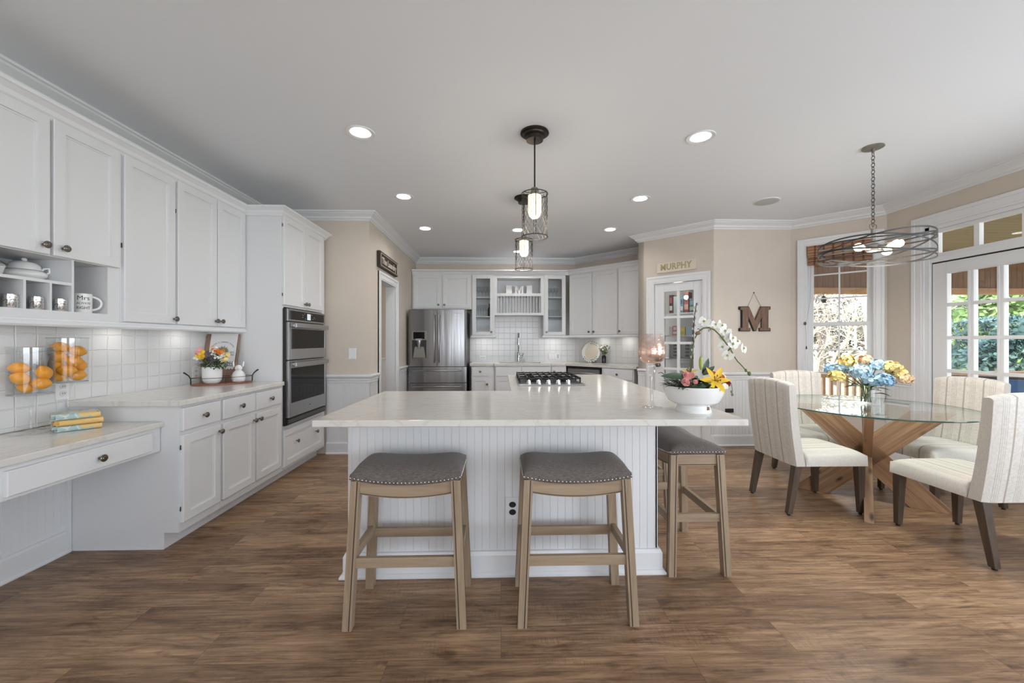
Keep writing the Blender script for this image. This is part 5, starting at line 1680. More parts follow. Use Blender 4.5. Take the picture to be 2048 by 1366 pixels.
L1 = [(-0.040, 0.140, 0.010, 1.4, 'upper left lemon of the shorter glass vase'), (-0.036, 0.088, -0.022, 1.15, 'big lemon in the middle left of the shorter glass vase'), (0.046, 0.112, -0.010, 0.35, 'upper right lemon of the shorter glass vase, stem end showing'), (0.036, 0.056, -0.018, 1.45, 'lower right lemon of the shorter glass vase'), (-0.012, 0.038, 0.026, 1.57, 'bottom lemon of the shorter glass vase')]
for du, dz, dd, tl, lab in L1:
    lemon(lab, V1, 0.992, du, dz, dd, tl, az0 - PI / 2 + rnd.uniform(-.4, .4), 'lemons in the shorter vase')
L2 = [(-0.030, 0.200, 0.010, 1.5, 'topmost lemon of the taller glass vase'), (-0.036, 0.148, -0.022, 1.3, 'upper left lemon of the taller glass vase'), (0.038, 0.178, -0.006, 1.25, 'upper right lemon of the taller glass vase'), (-0.046, 0.098, 0.0, 0.6, 'left middle lemon of the taller glass vase, stem end showing'), (0.022, 0.122, -0.030, 1.45, 'large central lemon of the taller glass vase'), (0.046, 0.096, 0.018, 0.5, 'right middle lemon of the taller glass vase'), (-0.004, 0.068, -0.034, 1.5, 'front lemon low in the middle of the taller glass vase'), (-0.040, 0.036, 0.012, 1.2, 'bottom left lemon of the taller glass vase'), (0.038, 0.036, 0.0, 1.5, 'bottom right lemon of the taller glass vase')]
for du, dz, dd, tl, lab in L2:
    lemon(lab, V2, 1.040, du, dz, dd, tl, az0 - PI / 2 + rnd.uniform(-.4, .4), 'lemons in the taller vase')

# --- folded towels
def towel_mat(name, base_c, spots, sc):
    m = mat(name, base_c, 0.95)
    nt, n, l, b = nodes(m)
    mp = coord(m, 'Object', (1, 1, 1))
    v = n.new('ShaderNodeTexNoise'); v.inputs['Scale'].default_value = sc; v.inputs['Detail'].default_value = 1
    l.new(mp.outputs[0], v.inputs['Vector'])
    r = n.new('ShaderNodeValToRGB'); r.color_ramp.interpolation = 'CONSTANT'
    e = r.color_ramp.elements
    e[0].position = 0; e[0].color = (*base_c, 1)
    e[1].position = spots[0][0]; e[1].color = (*spots[0][1], 1)
    for p, c in spots[1:]:
        x = e.new(p); x.color = (*c, 1)
    l.new(v.outputs['Fac'], r.inputs[0]); l.new(r.outputs[0], b.inputs['Base Color'])
    f = n.new('ShaderNodeTexNoise'); f.inputs['Scale'].default_value = 300; l.new(mp.outputs[0], f.inputs['Vector'])
    bp = n.new('ShaderNodeBump'); bp.inputs['Strength'].default_value = 0.5; bp.inputs['Distance'].default_value = 0.002
    l.new(f.outputs['Fac'], bp.inputs['Height']); l.new(bp.outputs[0], b.inputs['Normal'])
    return m
TW_B = towel_mat('blue lemon print towel', (0.38, 0.52, 0.53), [(0.44, (0.62, 0.66, 0.62)), (0.50, (0.42, 0.56, 0.56)), (0.565, (0.74, 0.52, 0.22)), (0.70, (0.30, 0.36, 0.18))], 17)
TW_Y = towel_mat('yellow towel', (0.70, 0.47, 0.17), [(0.60, (0.74, 0.52, 0.23))], 14)
def towel(label, z, m, dx=0.0):
    t = MB()
    W_, D_, H = 0.090, 0.074, 0.0305
    def sec(y0, z0, z1):
        r = (z1 - z0) / 2
        pts = [(y0 + r - r * math.sin(PI * k / 10) * 1.0 - 0.0, (z0 + z1) / 2 - r * math.cos(PI * k / 10)) for k in range(11)]
        return pts + [(D_, z1), (D_, z0)]
    X = Matrix(((0, 0, 1, 0), (1, 0, 0, 0), (0, 1, 0, 0), (0, 0, 0, 1)))   # section (y, z) pushed along x
    t.prism(sec(-D_, 0, H), -W_ + 0.012, W_, M=X)
    n_ = 4
    for k in range(n_):
        z0 = k * H / n_ + 0.0004; z1 = (k + 1) * H / n_ - 0.0004
        t.prism(sec(-D_ + 0.006 + rnd.uniform(0, .006), z0, z1), -W_ - rnd.uniform(-.004, .008), -W_ + 0.014, M=X)
    o = t.build('folded_towel', m, loc=(-2.375 + dx, 2.300 + dx, z), rz=az0 + 0.02 + dx, smooth=50)
    return tag(o, label, 'towel', 'folded towels on the desk')
towel('blue and yellow lemon-print towel, bottom one of the folded stack on the desk', DZ + 0.0005, TW_B)
towel('plain yellow towel, middle one of the folded stack on the desk', DZ + 0.0325, TW_Y, 0.004)
towel('blue and yellow lemon-print towel, topmost of the folded stack on the desk', DZ + 0.0645, TW_B, -0.004)

# --- cubbyhole things
t = thing('tureen', 'white lidded soup tureen on the shelf of the cubbyholes', 'tureen', (-2.470, 2.132, 1.5895), math.radians(60))
MB().lathe([(0.045, 0), (0.050, 0.004), (0.078, 0.022), (0.083, 0.032), (0.078, 0.044), (0.066, 0.052), (0.058, 0.055), (0, 0.056)], seg=36).build('body', CERAMIC, t, smooth=50)
MB().lathe([(0.060, 0.056), (0.058, 0.078), (0.046, 0.092), (0.020, 0.100), (0.009, 0.103), (0.012, 0.112), (0.008, 0.118), (0, 0.119)], seg=32).build('lid', CERAMIC, t, smooth=40)
for s in (-1, 1):
    MB().tube([(s * 0.070, 0, 0.035), (s * 0.088, 0, 0.055), (s * 0.086, 0, 0.075), (s * 0.068, 0, 0.072), (s * 0.060, 0, 0.060)], 0.006, 8).build('handle', CERAMIC, t, smooth=60)
MB().tube([(-0.055, -0.02, 0.07), (-0.10, -0.03, 0.098)], 0.002, 6).build('ladle_handle', KNOB, t)
lathe_thing('bowl', 'white bowl at the left edge of the photo, beside the tureen', 'bowl', [(0.025, 0), (0.040, 0.02), (0.048, 0.052), (0.045, 0.052), (0, 0.012)], CERAMIC, (-2.46, 1.985, 1.5895), smooth=50)
SPECK = mat('mercury votive glass', (0.75, 0.75, 0.74), 0.15, 0.9)
add_noise_color(SPECK, (0.25, 0.25, 0.25), (0.92, 0.92, 0.91), nscale=120, detail=4, lo=0.4, hi=0.5, bump=0.6, dist=0.002)
for y, lab in ((1.962, 'silver speckled votive cup in the left cubbyhole'), (2.070, 'silver speckled votive cup in the middle cubbyhole'), (2.177, 'silver speckled votive cup in the right small cubbyhole')):
    lathe_thing('votive_cup', lab, 'cup', [(0.024, 0), (0.026, 0.003), (0.0265, 0.064), (0.0245, 0.064), (0.0235, 0.006), (0, 0.005)], SPECK, (-2.338, y, 1.4355), group='votive cups in the cubbyholes')
t = thing('mug', 'white mug lettered with dark script in the tall cubbyhole', 'mug', (-2.366, 2.318, 1.4355), math.radians(52))
MB().lathe([(0.037, 0), (0.039, 0.004), (0.0395, 0.108), (0.036, 0.108), (0.0355, 0.008), (0, 0.007)], seg=36).build('cup', CERAMIC, t, smooth=40)
hp = [(0.035 + 0.040 * math.sin(PI * k / 12) ** 0.8, 0, 0.094 - 0.076 * (k / 12) + 0.006 * math.sin(PI * k / 6)) for k in range(13)]
MB().tube(hp, 0.006, 8).build('handle', CERAMIC, t, smooth=60)
INK = mat('dark ink', (0.03, 0.03, 0.03), 0.6)
mb = MB()
for s_, z, sz, ft in (('Mrs', 0.082, 0.034, 0.050), ('ALWAYS', 0.053, 0.016, 0.058), ('RIGHT', 0.027, 0.022, 0.056)):
    mb.text(s_, sz, M=Matrix.Translation((0, 0, z)), extrude=0.0002, fit=ft, wrap=0.0400)
mb.build('lettering', INK, t)

# --- tray with pot and rabbit
ta = math.radians(45)
TCX, TCY = -2.355, 3.440
t = thing('tray', 'oval red-brown wooden tray with black wire rail on the left worktop', 'tray', (TCX, TCY, 0.914), ta)
A_, B_ = 0.215, 0.105
el = lambda a, k=1.0: (A_ * k * math.cos(a), B_ * k * math.sin(a))
MB().prism([el(2 * PI * k / 48) for k in range(48)], 0.0005, 0.012).build('tray_base', TRAYW, t, bevel=0.002)
MB().tube([(*el(2 * PI * k / 60, 1.0), 0.060) for k in range(60)], 0.0022, 6, closed=True).build('wire_rail', BLKMETAL, t, smooth=60)
for a in (PI / 2, -PI / 2):
    MB().cyl((*el(a, 0.99), 0.006), (*el(a, 0.99), 0.061), 0.0022, seg=8).build('post', BLKMETAL, t)
for s in (-1, 1):
    MB().tube([(s * A_ * 0.99, 0.0, 0.004), (s * A_ * 1.0, 0, 0.06), (s * (A_ + 0.012), 0, 0.082), (s * (A_ + 0.034), 0, 0.103), (s * (A_ + 0.046), 0, 0.110)], [0.0045, 0.0045, 0.0045, 0.006, 0.006], 8).build('handle', BLKMETAL, t, smooth=60)
tm = frame((TCX, TCY, 0), ta)
p_ = tm @ Vector((-0.075, -0.005, 0))
pot = lathe_thing('flower_pot', 'round white ceramic pot of mixed flowers on the oval tray', 'pot', [(0.046, 0), (0.050, 0.002), (0.064, 0.022), (0.070, 0.05), (0.0715, 0.137), (0.0675, 0.137), (0.066, 0.12), (0, 0.115)], CERAMIC, (p_.x, p_.y, 0.9265), smooth=45)
t = thing('potted_flowers', 'mixed bunch of yellow, orange and white flowers in the white pot on the tray', 'flowers', (p_.x, p_.y, 1.050), 0)
mb = MB()
for k in range(420):
    d = rdir(rnd, -0.15)
    r = rnd.uniform(0.03, 0.115)
    p = Vector((d.x * r * 0.95, d.y * r * 0.80, 0.02 + (0.045 + d.z) * r * 1.05))
    leaf(mb, p, d + rdir() * 0.6, rnd.uniform(0.020, 0.034), rnd.uniform(0.010, 0.018), (0, 0, 1), 0.3, 3)
for k in range(26):
    d = rdir(rnd, 0.1)
    mb.tube([(d.x * 0.02, d.y * 0.02, -0.01), (d.x * 0.09, d.y * 0.07, 0.02 + d.z * 0.10)], 0.0016, 4)
mb.build('foliage', GREEN, t)
mb = MB()
for k in range(60):
    d = rdir(rnd, -0.2); r = rnd.uniform(0.05, 0.10)
    p = Vector((d.x * r, d.y * r * 0.8, 0.02 + abs(d.z) * r * 0.6))
    leaf(mb, p, d + rdir() * 0.8, 0.025, 0.009, (0, 0, 1), 0.3, 3)
mb.build('grey_foliage', SAGE, t)
view = Vector((0.55, -0.80, 0.15)).normalized()
side = Vector((0.80, 0.55, 0))
def bunch(m, spots, r, n, name, parent, sd=0.022):
    for (u, z) in spots:
        mb = MB()
        c = side * u + view * 0.05 + Vector((0, 0, z))
        for k in range(n):
            petal_disc(mb, c + rdir() * sd * rnd.uniform(0.2, 1), view + rdir() * 0.7, r * rnd.uniform(0.8, 1.15), 5, 0.25, 0.9, tw=rnd.uniform(0, 2))
        mb.build(name, m, parent)
bunch(YEL, [(-0.085, 0.105), (-0.062, 0.125), (-0.07, 0.09)], 0.012, 9, 'yellow_bloom', t)
bunch(ORG, [(0.04, 0.135), (0.062, 0.125)], 0.012, 10, 'orange_bloom', t)
bunch(YEL2, [(0.095, 0.105), (0.10, 0.085), (0.075, 0.07)], 0.011, 8, 'pale_yellow_bloom', t)
bunch(PURP, [(-0.02, 0.12), (-0.012, 0.085), (0.0, 0.055), (-0.035, 0.10), (0.02, 0.07)], 0.009, 12, 'purple_bloom', t)
bunch(WPET, [(0.015, 0.085), (0.05, 0.085), (0.07, 0.10), (0.0, 0.13), (-0.105, 0.08), (0.02, 0.15), (0.06, 0.055)], 0.009, 6, 'white_bloom', t)
bunch(PINK, [(-0.10, 0.13), (-0.08, 0.145)], 0.010, 6, 'pink_bloom', t)
bunch(ORG, [(0.0, 0.155)], 0.009, 5, 'amber_bloom', t)
# rabbit
q_ = tm @ Vector((0.110, -0.005, 0))
t = MB()
t.lathe([(0.040, 0), (0.046, 0.004), (0.052, 0.03), (0.050, 0.055), (0.040, 0.080), (0.024, 0.098), (0.014, 0.104), (0, 0.106)], seg=28)
t.ell((0, 0, 0.118), 0.029, 0.029, 0.027, 20, 14)
t.ell((0, -0.026, 0.113), 0.011, 0.010, 0.008, 12, 8)
for s in (-1, 1):
    t.ell((s * 0.017, 0.004, 0.154), 0.0075, 0.005, 0.024, 12, 10, M=Matrix.Translation((0, 0, 0)) @ Matrix.Rotation(s * 0.12, 4, 'Y'))
    t.ell((s * 0.028, -0.030, 0.010), 0.012, 0.016, 0.008, 10, 8)
o = t.build('rabbit_figurine', CERAMIC, smooth=70, loc=(q_.x, q_.y, 0.9265), rz=math.radians(35))
tag(o, 'small white ceramic rabbit figurine on the right end of the oval tray', 'figurine')
# cutting board with tea towel leaning on the oven cabinet side
t = thing('cutting_board', 'tall wooden cutting board leaning in the corner behind the flower pot', 'cutting board', (-2.480, 3.555, 0.915), 0)
M_ = Matrix.Rotation(math.radians(-11), 4, 'X')
BRDW = wood('old walnut board', (0.20, 0.12, 0.085), (0.32, 0.21, 0.155), (18, 18, 2), 3.0)
bo = MB().box(-0.145, 0.145, -0.010, 0.010, 0, 0.432, M=M_).build('board', BRDW, t, bevel=0.004)
TTOW = mat('white tea towel', (0.74, 0.73, 0.73), 0.95)
t = thing('tea_towel', 'white tea towel printed with blue arched words, draped on the cutting board', 'towel', (-2.480, 3.555, 0.915), 0)
mb = MB()
def tf(u, v):
    x = -0.10 + 0.235 * u
    z = 0.125 + 0.31 * v - (0.012 * abs(math.sin(u * 9 * PI)) if v == 0 else 0)
    return M_ @ Vector((x, -0.0125 - 0.003 * math.sin(u * 7) * (1 - v) - 0.004 * (1 - v), z))
mb.grid(tf, 36, 12)
mb.grid(lambda u, v: tf(u, v) - Vector((0, 0.0015, 0)), 36, 12)
mb.build('cloth', TTOW, t, smooth=60)
BLUEINK = mat('blue print', (0.13, 0.17, 0.36), 0.9)
def on_board(x, z, rot=0.0): return M_ @ Matrix.Translation((x, -0.0195, z)) @ Matrix.Rotation(rot, 4, 'Y')
mb = MB()
msg = "PETER'S CARROT PATCH"
for i, ch in enumerate(msg):
    a = (i / (len(msg) - 1) - 0.5) * 2.05
    if ch != ' ':
        mb.text(ch, 0.017, M=on_board(0.018 + 0.105 * math.sin(a), 0.272 + 0.085 * math.cos(a), a), extrude=0.0002)
mb.text('EST.', 0.022, M=on_board(0.105, 0.262), extrude=0.0002).text('1902', 0.020, M=on_board(0.103, 0.240), extrude=0.0002)
mb.build('lettering', BLUEINK, t)
mb = MB()
for k in range(26):
    a = PI * k / 25
    leaf(mb, M_ @ Vector((0.018, -0.0195, 0.268)), M_ @ Vector((math.cos(a), 0, math.sin(a) * 0.7)) - M_ @ Vector((0, 0, 0)), 0.045 + 0.008 * (k % 3), 0.010, (0, -1, 0), 0.0, 3)
mb.build('printed_leaves', mat('olive print', (0.24, 0.24, 0.16), 0.9), t)
mb = MB()
for i in range(9):
    for j in range(4):
        if (i + j) % 2 == 0 or j % 2 == 0:
            mb.box(0.045 + i * 0.0098, 0.045 + i * 0.0098 + 0.0062, -0.0205, -0.0198, 0.142 + j * 0.011, 0.142 + j * 0.011 + 0.0068, M=M_)
mb.build('checked_border', mat('navy print', (0.03, 0.035, 0.07), 0.9), t)

# --- back corner: plate and vase
pc = (1.530, 6.690)
t = thing('decorative_plate', 'large cream plate with green leaf sprays leaning on a stand in the corner', 'plate', (pc[0], pc[1], 0.914), -PI / 4)
M_ = Matrix.Translation((0, 0, 0.178)) @ Matrix.Rotation(math.radians(-12), 4, 'X') @ Matrix.Rotation(PI / 2, 4, 'X')
PLATE = mat('cream plate', (0.70, 0.64, 0.54), 0.25)
PRIM = mat('plate rim glaze', (0.74, 0.75, 0.72), 0.2)
PEDGE = mat('brown plate edge', (0.16, 0.13, 0.10), 0.3)
mb = MB()
mb.lathe([(0.0, 0.0), (0.110, 0.001), (0.128, 0.008)], seg=56, M=M_)
mb.mi = 1; mb.lathe_open([(0.128, 0.008), (0.170, 0.018), (0.180, 0.021)], seg=56, M=M_)
mb.mi = 2; mb.lathe_open([(0.180, 0.021), (0.184, 0.022), (0.183, 0.018), (0.12, -0.002), (0.0005, -0.005)], seg=56, M=M_)
mb.mi = 3
for base_a in (math.radians(70), math.radians(-95), math.radians(-60), math.radians(-125)):
    for k in range(7):
        a = base_a + (k - 3) * 0.13
        r = 0.150 + (0.014 if k % 2 else -0.012)
        leaf(mb, M_ @ Vector((math.cos(a) * r, math.sin(a) * r, 0.020)), (M_.to_3x3() @ Vector((math.cos(a + 1.2), math.sin(a + 1.2), 0.05))), 0.026, 0.013, M_.to_3x3() @ Vector((0, 0, 1)), 0.0, 3)
mb.build('plate', [PLATE, PRIM, PEDGE, DGREEN], t, smooth=50)
mb = MB()
for s in (-1, 1):
    mb.tube([(s * 0.05, -0.085, 0.03), (s * 0.055, -0.075, 0.004), (s * 0.05, 0.0, 0.006), (s * 0.045, 0.055, 0.004), (s * 0.03, 0.065, 0.16)], 0.004, 6)
mb.tube([(-0.05, -0.01, 0.006), (0.05, -0.01, 0.006)], 0.004, 6)
mb.build('stand', mat('copper stand', (0.35, 0.20, 0.12), 0.35, 0.8), t, smooth=60)
VC = (1.700, 6.535)
o = MB().lathe([(0.028, 0), (0.034, 0.006), (0.036, 0.02), (0.036, 0.108), (0.030, 0.122), (0.022, 0.128), (0.022, 0.136), (0.019, 0.136), (0, 0.12)], seg=12).build('bud_vase', mat('black glass vase', (0.018, 0.013, 0.015), 0.12), smooth=25, loc=(*VC, 0.914))
tag(o, 'small black faceted vase beside the leaning plate', 'vase')
t = thing('eucalyptus_sprigs', 'grey-green leafy sprigs in the small black vase', 'flowers', (*VC, 1.045), 0)
for k in range(9):
    a = 2 * PI * k / 9 + 0.3; r = 0.04 + 0.045 * (k % 3) / 2
    e_ = Vector((math.cos(a) * r, math.sin(a) * r, 0.10 + 0.10 * rnd.random() - 0.05 * (k % 3) / 2))
    mb = MB().tube([(0, 0, -0.10), (e_.x * 0.3, e_.y * 0.3, 0.02), tuple(e_)], 0.0015, 5)
    for q in range(7):
        p = Vector((e_.x * 0.3, e_.y * 0.3, 0.02)).lerp(e_, q / 6)
        leaf(mb, p, rdir(rnd, -.2), 0.034, 0.026, (0.5, -0.7, 0.4), 0.1, 3)
    mb.build('sprig', SAGE if k % 3 else GREEN, t)
mb = MB()
for k in range(8):
    d = rdir(rnd, 0.2)
    petal_disc(mb, Vector((d.x * 0.07, d.y * 0.07, 0.06 + d.z * 0.09)), d + Vector((0.3, -.6, .3)), 0.016, 6, 0.2, 0.8)
mb.build('cream_blossom', CREAMP, t)

# --- open shelf letters
SM = [(0, 0), (.30, 0), (.30, .12), (.22, .12), (.22, .70), (.50, .12), (.78, .70), (.78, .12), (.70, .12), (.70, 0), (1.0, 0)]
def slab_m(w, h, serif=0.11, st=0.20, diag=0.26, bottom_gap=0.30):
    """slab-serif capital M outline (x,z), counter-clockwise"""
    s = serif
    L = [(0, 0), (bottom_gap + .04, 0), (bottom_gap + .04, s), (bottom_gap - 0.03, s), (bottom_gap - 0.03, 0.60), (0.47, 0.0), (0.53, 0.0),
         (1 - bottom_gap + .03, 0.60), (1 - bottom_gap + .03, s), (1 - bottom_gap - .04, s), (1 - bottom_gap - .04, 0), (1, 0), (1, s), (0.93, s), (0.93, 1 - s), (1, 1 - s), (1, 1), (0.70, 1), (0.50, 0.42), (0.30, 1), (0, 1), (0, 1 - s), (0.07, 1 - s), (0.07, s), (0, s)]
    return [(a * w, b * h) for a, b in L]
def stand(poly, d, M=None):
    Mx = Matrix.Rotation(PI / 2, 4, 'X')
    return MB().prism(poly, 0, d, M=(M @ Mx) if M is not None else Mx)
o = stand(slab_m(0.170, 0.140), 0.035).build('letter_block', CERAMIC, loc=(0.228, 6.90, 2.089)); tag(o, 'white letter M standing on the open shelf above the sink', 'letter')
for x, w_, lab in ((0.088, 0.10, 'white square pillar left of the white letter on the open shelf'), (0.440, 0.098, 'white square pillar right of the white letter on the open shelf')):
    mb = MB().box(0, w_, 0, 0.07, 0, 0.152)
    o = mb.build('pillar_block', CERAMIC, loc=(x, 6.86, 2.089), bevel=0.004); tag(o, lab, 'block')

# --- glassware in the two glass cabinets
THIN = thin_glass('stemware glass', (0.90, 0.91, 0.92), 0.03, 1.0)
def wine(label, loc, h, r, group, flute=False):
    t = h
    if flute:
        pr = [(0.026, 0), (0.004, 0.006), (0.004, 0.4 * t), (0.018, 0.5 * t), (r, 0.75 * t), (r * 0.9, t)]
    else:
        pr = [(0.032, 0), (0.004, 0.006), (0.004, 0.42 * t), (0.02, 0.47 * t), (r, 0.66 * t), (r * 0.85, t)]
    o = MB().lathe_open(pr, seg=14).build('wine_glass', THIN, loc=loc, smooth=60)
    return tag(o, label, 'glass', group)
def tumbler(label, loc, h, r, group):
    o = MB().lathe_open([(0.001, 0.003), (r * 0.8, 0.002), (r, h)], seg=14).build('tumbler', THIN, loc=loc, smooth=40)
    return tag(o, label, 'glass', group)
for x in (-0.385, -0.325, -0.265, -0.21):
    wine('clear wine glass on the top shelf of the left glass cabinet', (x, 6.84, 2.0265), 0.185, 0.034, 'wine glasses top left')
for x in (-0.39, -0.345, -0.30, -0.255):
    wine('clear champagne flute on the middle shelf of the left glass cabinet', (x, 6.84, 1.7015), 0.20, 0.022, 'flutes left', True)
for x in (-0.39, -0.335, -0.28, -0.225):
    wine('clear wine glass on the bottom shelf of the left glass cabinet', (x, 6.84, 1.3925), 0.15, 0.032, 'wine glasses bottom left')
o = MB().lathe([(0.032, 0), (0.034, 0.005), (0.034, 0.12), (0.014, 0.17), (0.013, 0.22), (0, 0.222)], seg=18).build('bottle', BLACK, loc=(-0.195, 6.86, 1.7015), smooth=40); tag(o, 'dark bottle on the middle shelf of the left glass cabinet', 'bottle')
for x in (0.83, 0.89, 0.95):
    wine('clear goblet on the top shelf of the right glass cabinet', (x, 6.84, 2.0265), 0.16, 0.038, 'goblets top right')
for x in (0.84, 0.91, 0.98):
    tumbler('clear tumbler on the middle shelf of the right glass cabinet', (x, 6.84, 1.7015), 0.12, 0.032, 'tumblers right')
for x in (0.83, 0.90, 0.97):
    tumbler('clear tumbler on the bottom shelf of the right glass cabinet', (x, 6.84, 1.3925), 0.13, 0.034, 'tumblers bottom right')

# --- pantry shelves and goods (pantry-local frame)
PF = lambda u, y, z: PM @ Vector((u, y, z))
def pbox(name, label, cat, u0, u1, y0, d, z, h, col, band=None, group=None):
    c = PF((u0 + u1) / 2, y0, z)
    m = mat(name + ' print', col, 0.5)
    mb = MB().box(-(u1 - u0) / 2, (u1 - u0) / 2, 0, d, 0, h)
    if band:
        mb.mi = 1; mb.box(-(u1 - u0) / 2 + .004, (u1 - u0) / 2 - .004, -0.001, 0.0, h * 0.15, h * 0.40)
        mb.mi = 2; mb.box(-(u1 - u0) / 2 + .010, (u1 - u0) / 2 - .010, -0.001, 0.0, h * 0.55, h * 0.85)
    o = mb.build(name, [m] + ([mat('pack a', band[0], 0.5), mat('pack b', band[1], 0.5)] if band else []), loc=c, rz=pa)
    return tag(o, label, cat, group)
for z, lab in ((0.62, 'lowest visible white pantry shelf'), (1.000, 'third white pantry shelf, under the grey storage sign'), (1.345, 'second white pantry shelf, under the red and yellow packets'), (1.680, 'top white pantry shelf, under the tall patterned boxes')):
    o = MB().box(-0.08, 1.04, 0.75, 1.148, z, z + 0.018).build('pantry_shelf', TRIMW, loc=(*A_P, 0), rz=pa); tag(o, lab, 'shelf')
pbox('food_box', 'dark maroon and white box at the left of the top pantry shelf', 'box', 0.118, 0.168, 0.78, 0.15, 1.6985, 0.275, (0.10, 0.02, 0.03), ((0.7, 0.7, 0.68), (0.4, 0.1, 0.1)))
pbox('food_box', 'pale blue box on the top pantry shelf', 'box', 0.182, 0.245, 0.78, 0.15, 1.6985, 0.25, (0.42, 0.56, 0.58))
pbox('food_box', 'teal patterned box on the top pantry shelf', 'box', 0.262, 0.325, 0.78, 0.15, 1.6985, 0.235, (0.10, 0.28, 0.33), ((0.6, 0.65, 0.6), (0.05, 0.10, 0.2)))
pbox('food_box', 'tall wine-red patterned box on the top pantry shelf', 'box', 0.335, 0.400, 0.78, 0.15, 1.6985, 0.30, (0.26, 0.05, 0.07), ((0.6, 0.35, 0.3), (0.12, 0.02, 0.05)))
pbox('food_box', 'navy and green box at the right of the top pantry shelf', 'box', 0.415, 0.475, 0.78, 0.15, 1.6985, 0.20, (0.04, 0.10, 0.16), ((0.3, 0.5, 0.4), (0.1, 0.25, 0.3)))
pbox('packet', 'white packet at the left of the second pantry shelf', 'packet', 0.118, 0.162, 0.78, 0.1, 1.3635, 0.13, (0.70, 0.70, 0.68))
pbox('packet', 'coral red packet with white label on the second pantry shelf', 'packet', 0.170, 0.232, 0.78, 0.1, 1.3635, 0.145, (0.62, 0.20, 0.15), ((0.8, 0.78, 0.74), (0.8, 0.78, 0.74)))
pbox('packet', 'yellow packet on the second pantry shelf', 'packet', 0.278, 0.350, 0.78, 0.1, 1.3635, 0.125, (0.70, 0.62, 0.10), ((0.5, 0.55, 0.1), (0.8, 0.7, 0.2)))
pbox('packet', 'light blue packet at the right of the second pantry shelf', 'packet', 0.362, 0.450, 0.78, 0.1, 1.3635, 0.135, (0.40, 0.58, 0.66))
for u0, u1, lab in ((0.115, 0.270, 'left grey storage bin with dark marks on the third pantry shelf'), (0.285, 0.450, 'right grey storage bin with dark marks on the third pantry shelf')):
    c = PF((u0 + u1) / 2, 0.78, 1.0185)
    mb = MB().box(-(u1 - u0) / 2, (u1 - u0) / 2, 0, 0.25, 0, 0.24); mb.mi = 1
    for j in range(4):
        mb.box(-0.012, 0.045, -0.001, 0, 0.03 + j * 0.05, 0.062 + j * 0.05)
    o = mb.build('storage_bin', [mat('grey bin', (0.30, 0.30, 0.30), 0.7), INK], loc=c, rz=pa); tag(o, lab, 'bin')
t = thing('pantry_light', 'small glowing glass ceiling light inside the pantry', 'ceiling light', PF(0.34, 0.55, CH), pa)
MB().cyl((0, 0, 0), (0, 0, -0.62), 0.006, seg=8).build('stem', STEEL2, t)
MB().lathe([(0, -0.73), (0.04, -0.715), (0.062, -0.68), (0.055, -0.64), (0.03, -0.62), (0, -0.615)], seg=20).build('globe', emit('pantry globe', (1.0, 0.9, 0.76), 3.0), t, smooth=60)
lamp('pantry_glow', 'POINT', (0, 0, -0.80), (0, 0, 0), 2.2, (1.0, 0.94, 0.86), 0.06, parent=t)

# --- signs
t = thing('name_sign', 'cream wooden name sign above the glazed pantry door', 'sign', PF(0.5265, -0.001, 2.250), pa)
MB().box(-0.252, 0.252, -0.022, 0, -0.066, 0.066).build('board', mat('cream sign paint', (0.70, 0.62, 0.52), 0.6), t, bevel=0.003)
MB().text('MURPHY', 0.115, M=Matrix.Translation((0, -0.0225, 0)), extrude=0.002, fit=0.40, spacing=1.05, bold=0.003).build('lettering', mat('olive sign letters', (0.40, 0.36, 0.18), 0.7), t)
t = thing('wooden_sign', 'small dark brown sign with cream lettering above the passage doorway', 'sign', (-1.499, 5.255, 2.278), PI / 2)
MB().box(-0.405, 0.405, -0.042, 0, -0.098, 0.098).build('board', DARKSIGN, t, bevel=0.004)
CRM = mat('cream sign print', (0.60, 0.55, 0.46), 0.7)
mb = MB()
mb.tube([(0.36, -0.043, -0.075), (-0.36, -0.043, -0.075), (-0.375, -0.043, -0.06), (-0.375, -0.043, 0.06), (-0.36, -0.043, 0.075), (0.36, -0.043, 0.075), (0.375, -0.043, 0.06), (0.375, -0.043, -0.06)], 0.004, 5, closed=True)
mb.build('border', CRM, t)
MB().text('The Laundry', 0.105, M=Matrix.Translation((0, -0.0425, -0.008)), extrude=0.001, fit=0.66, bold=0.003).build('lettering', CRM, t)
t = thing('wall_letter', 'rustic wooden letter M with black metal edge hanging by a wire in the nook', 'letter', (2.905, 4.799, 1.398), 0)
mb = stand(slab_m(0.382, 0.302, 0.12), 0.030)
mb.build('edge_band', BLKMETAL, t)
stand([(0.010 + x * 0.948, 0.008 + z * 0.948) for x, z in slab_m(0.382, 0.302, 0.12)], 0.033).build('wood_face', TANW, t)
MB().tube([(0.11, -0.012, 0.300), (0.191, -0.006, 0.472), (0.275, -0.012, 0.300)], 0.0018, 6).build('hanging_wire', BLKMETAL, t)
MB().cyl((0.191, 0.0, 0.474), (0.191, -0.012, 0.474), 0.006, seg=12).build('nail', BLKMETAL, t)

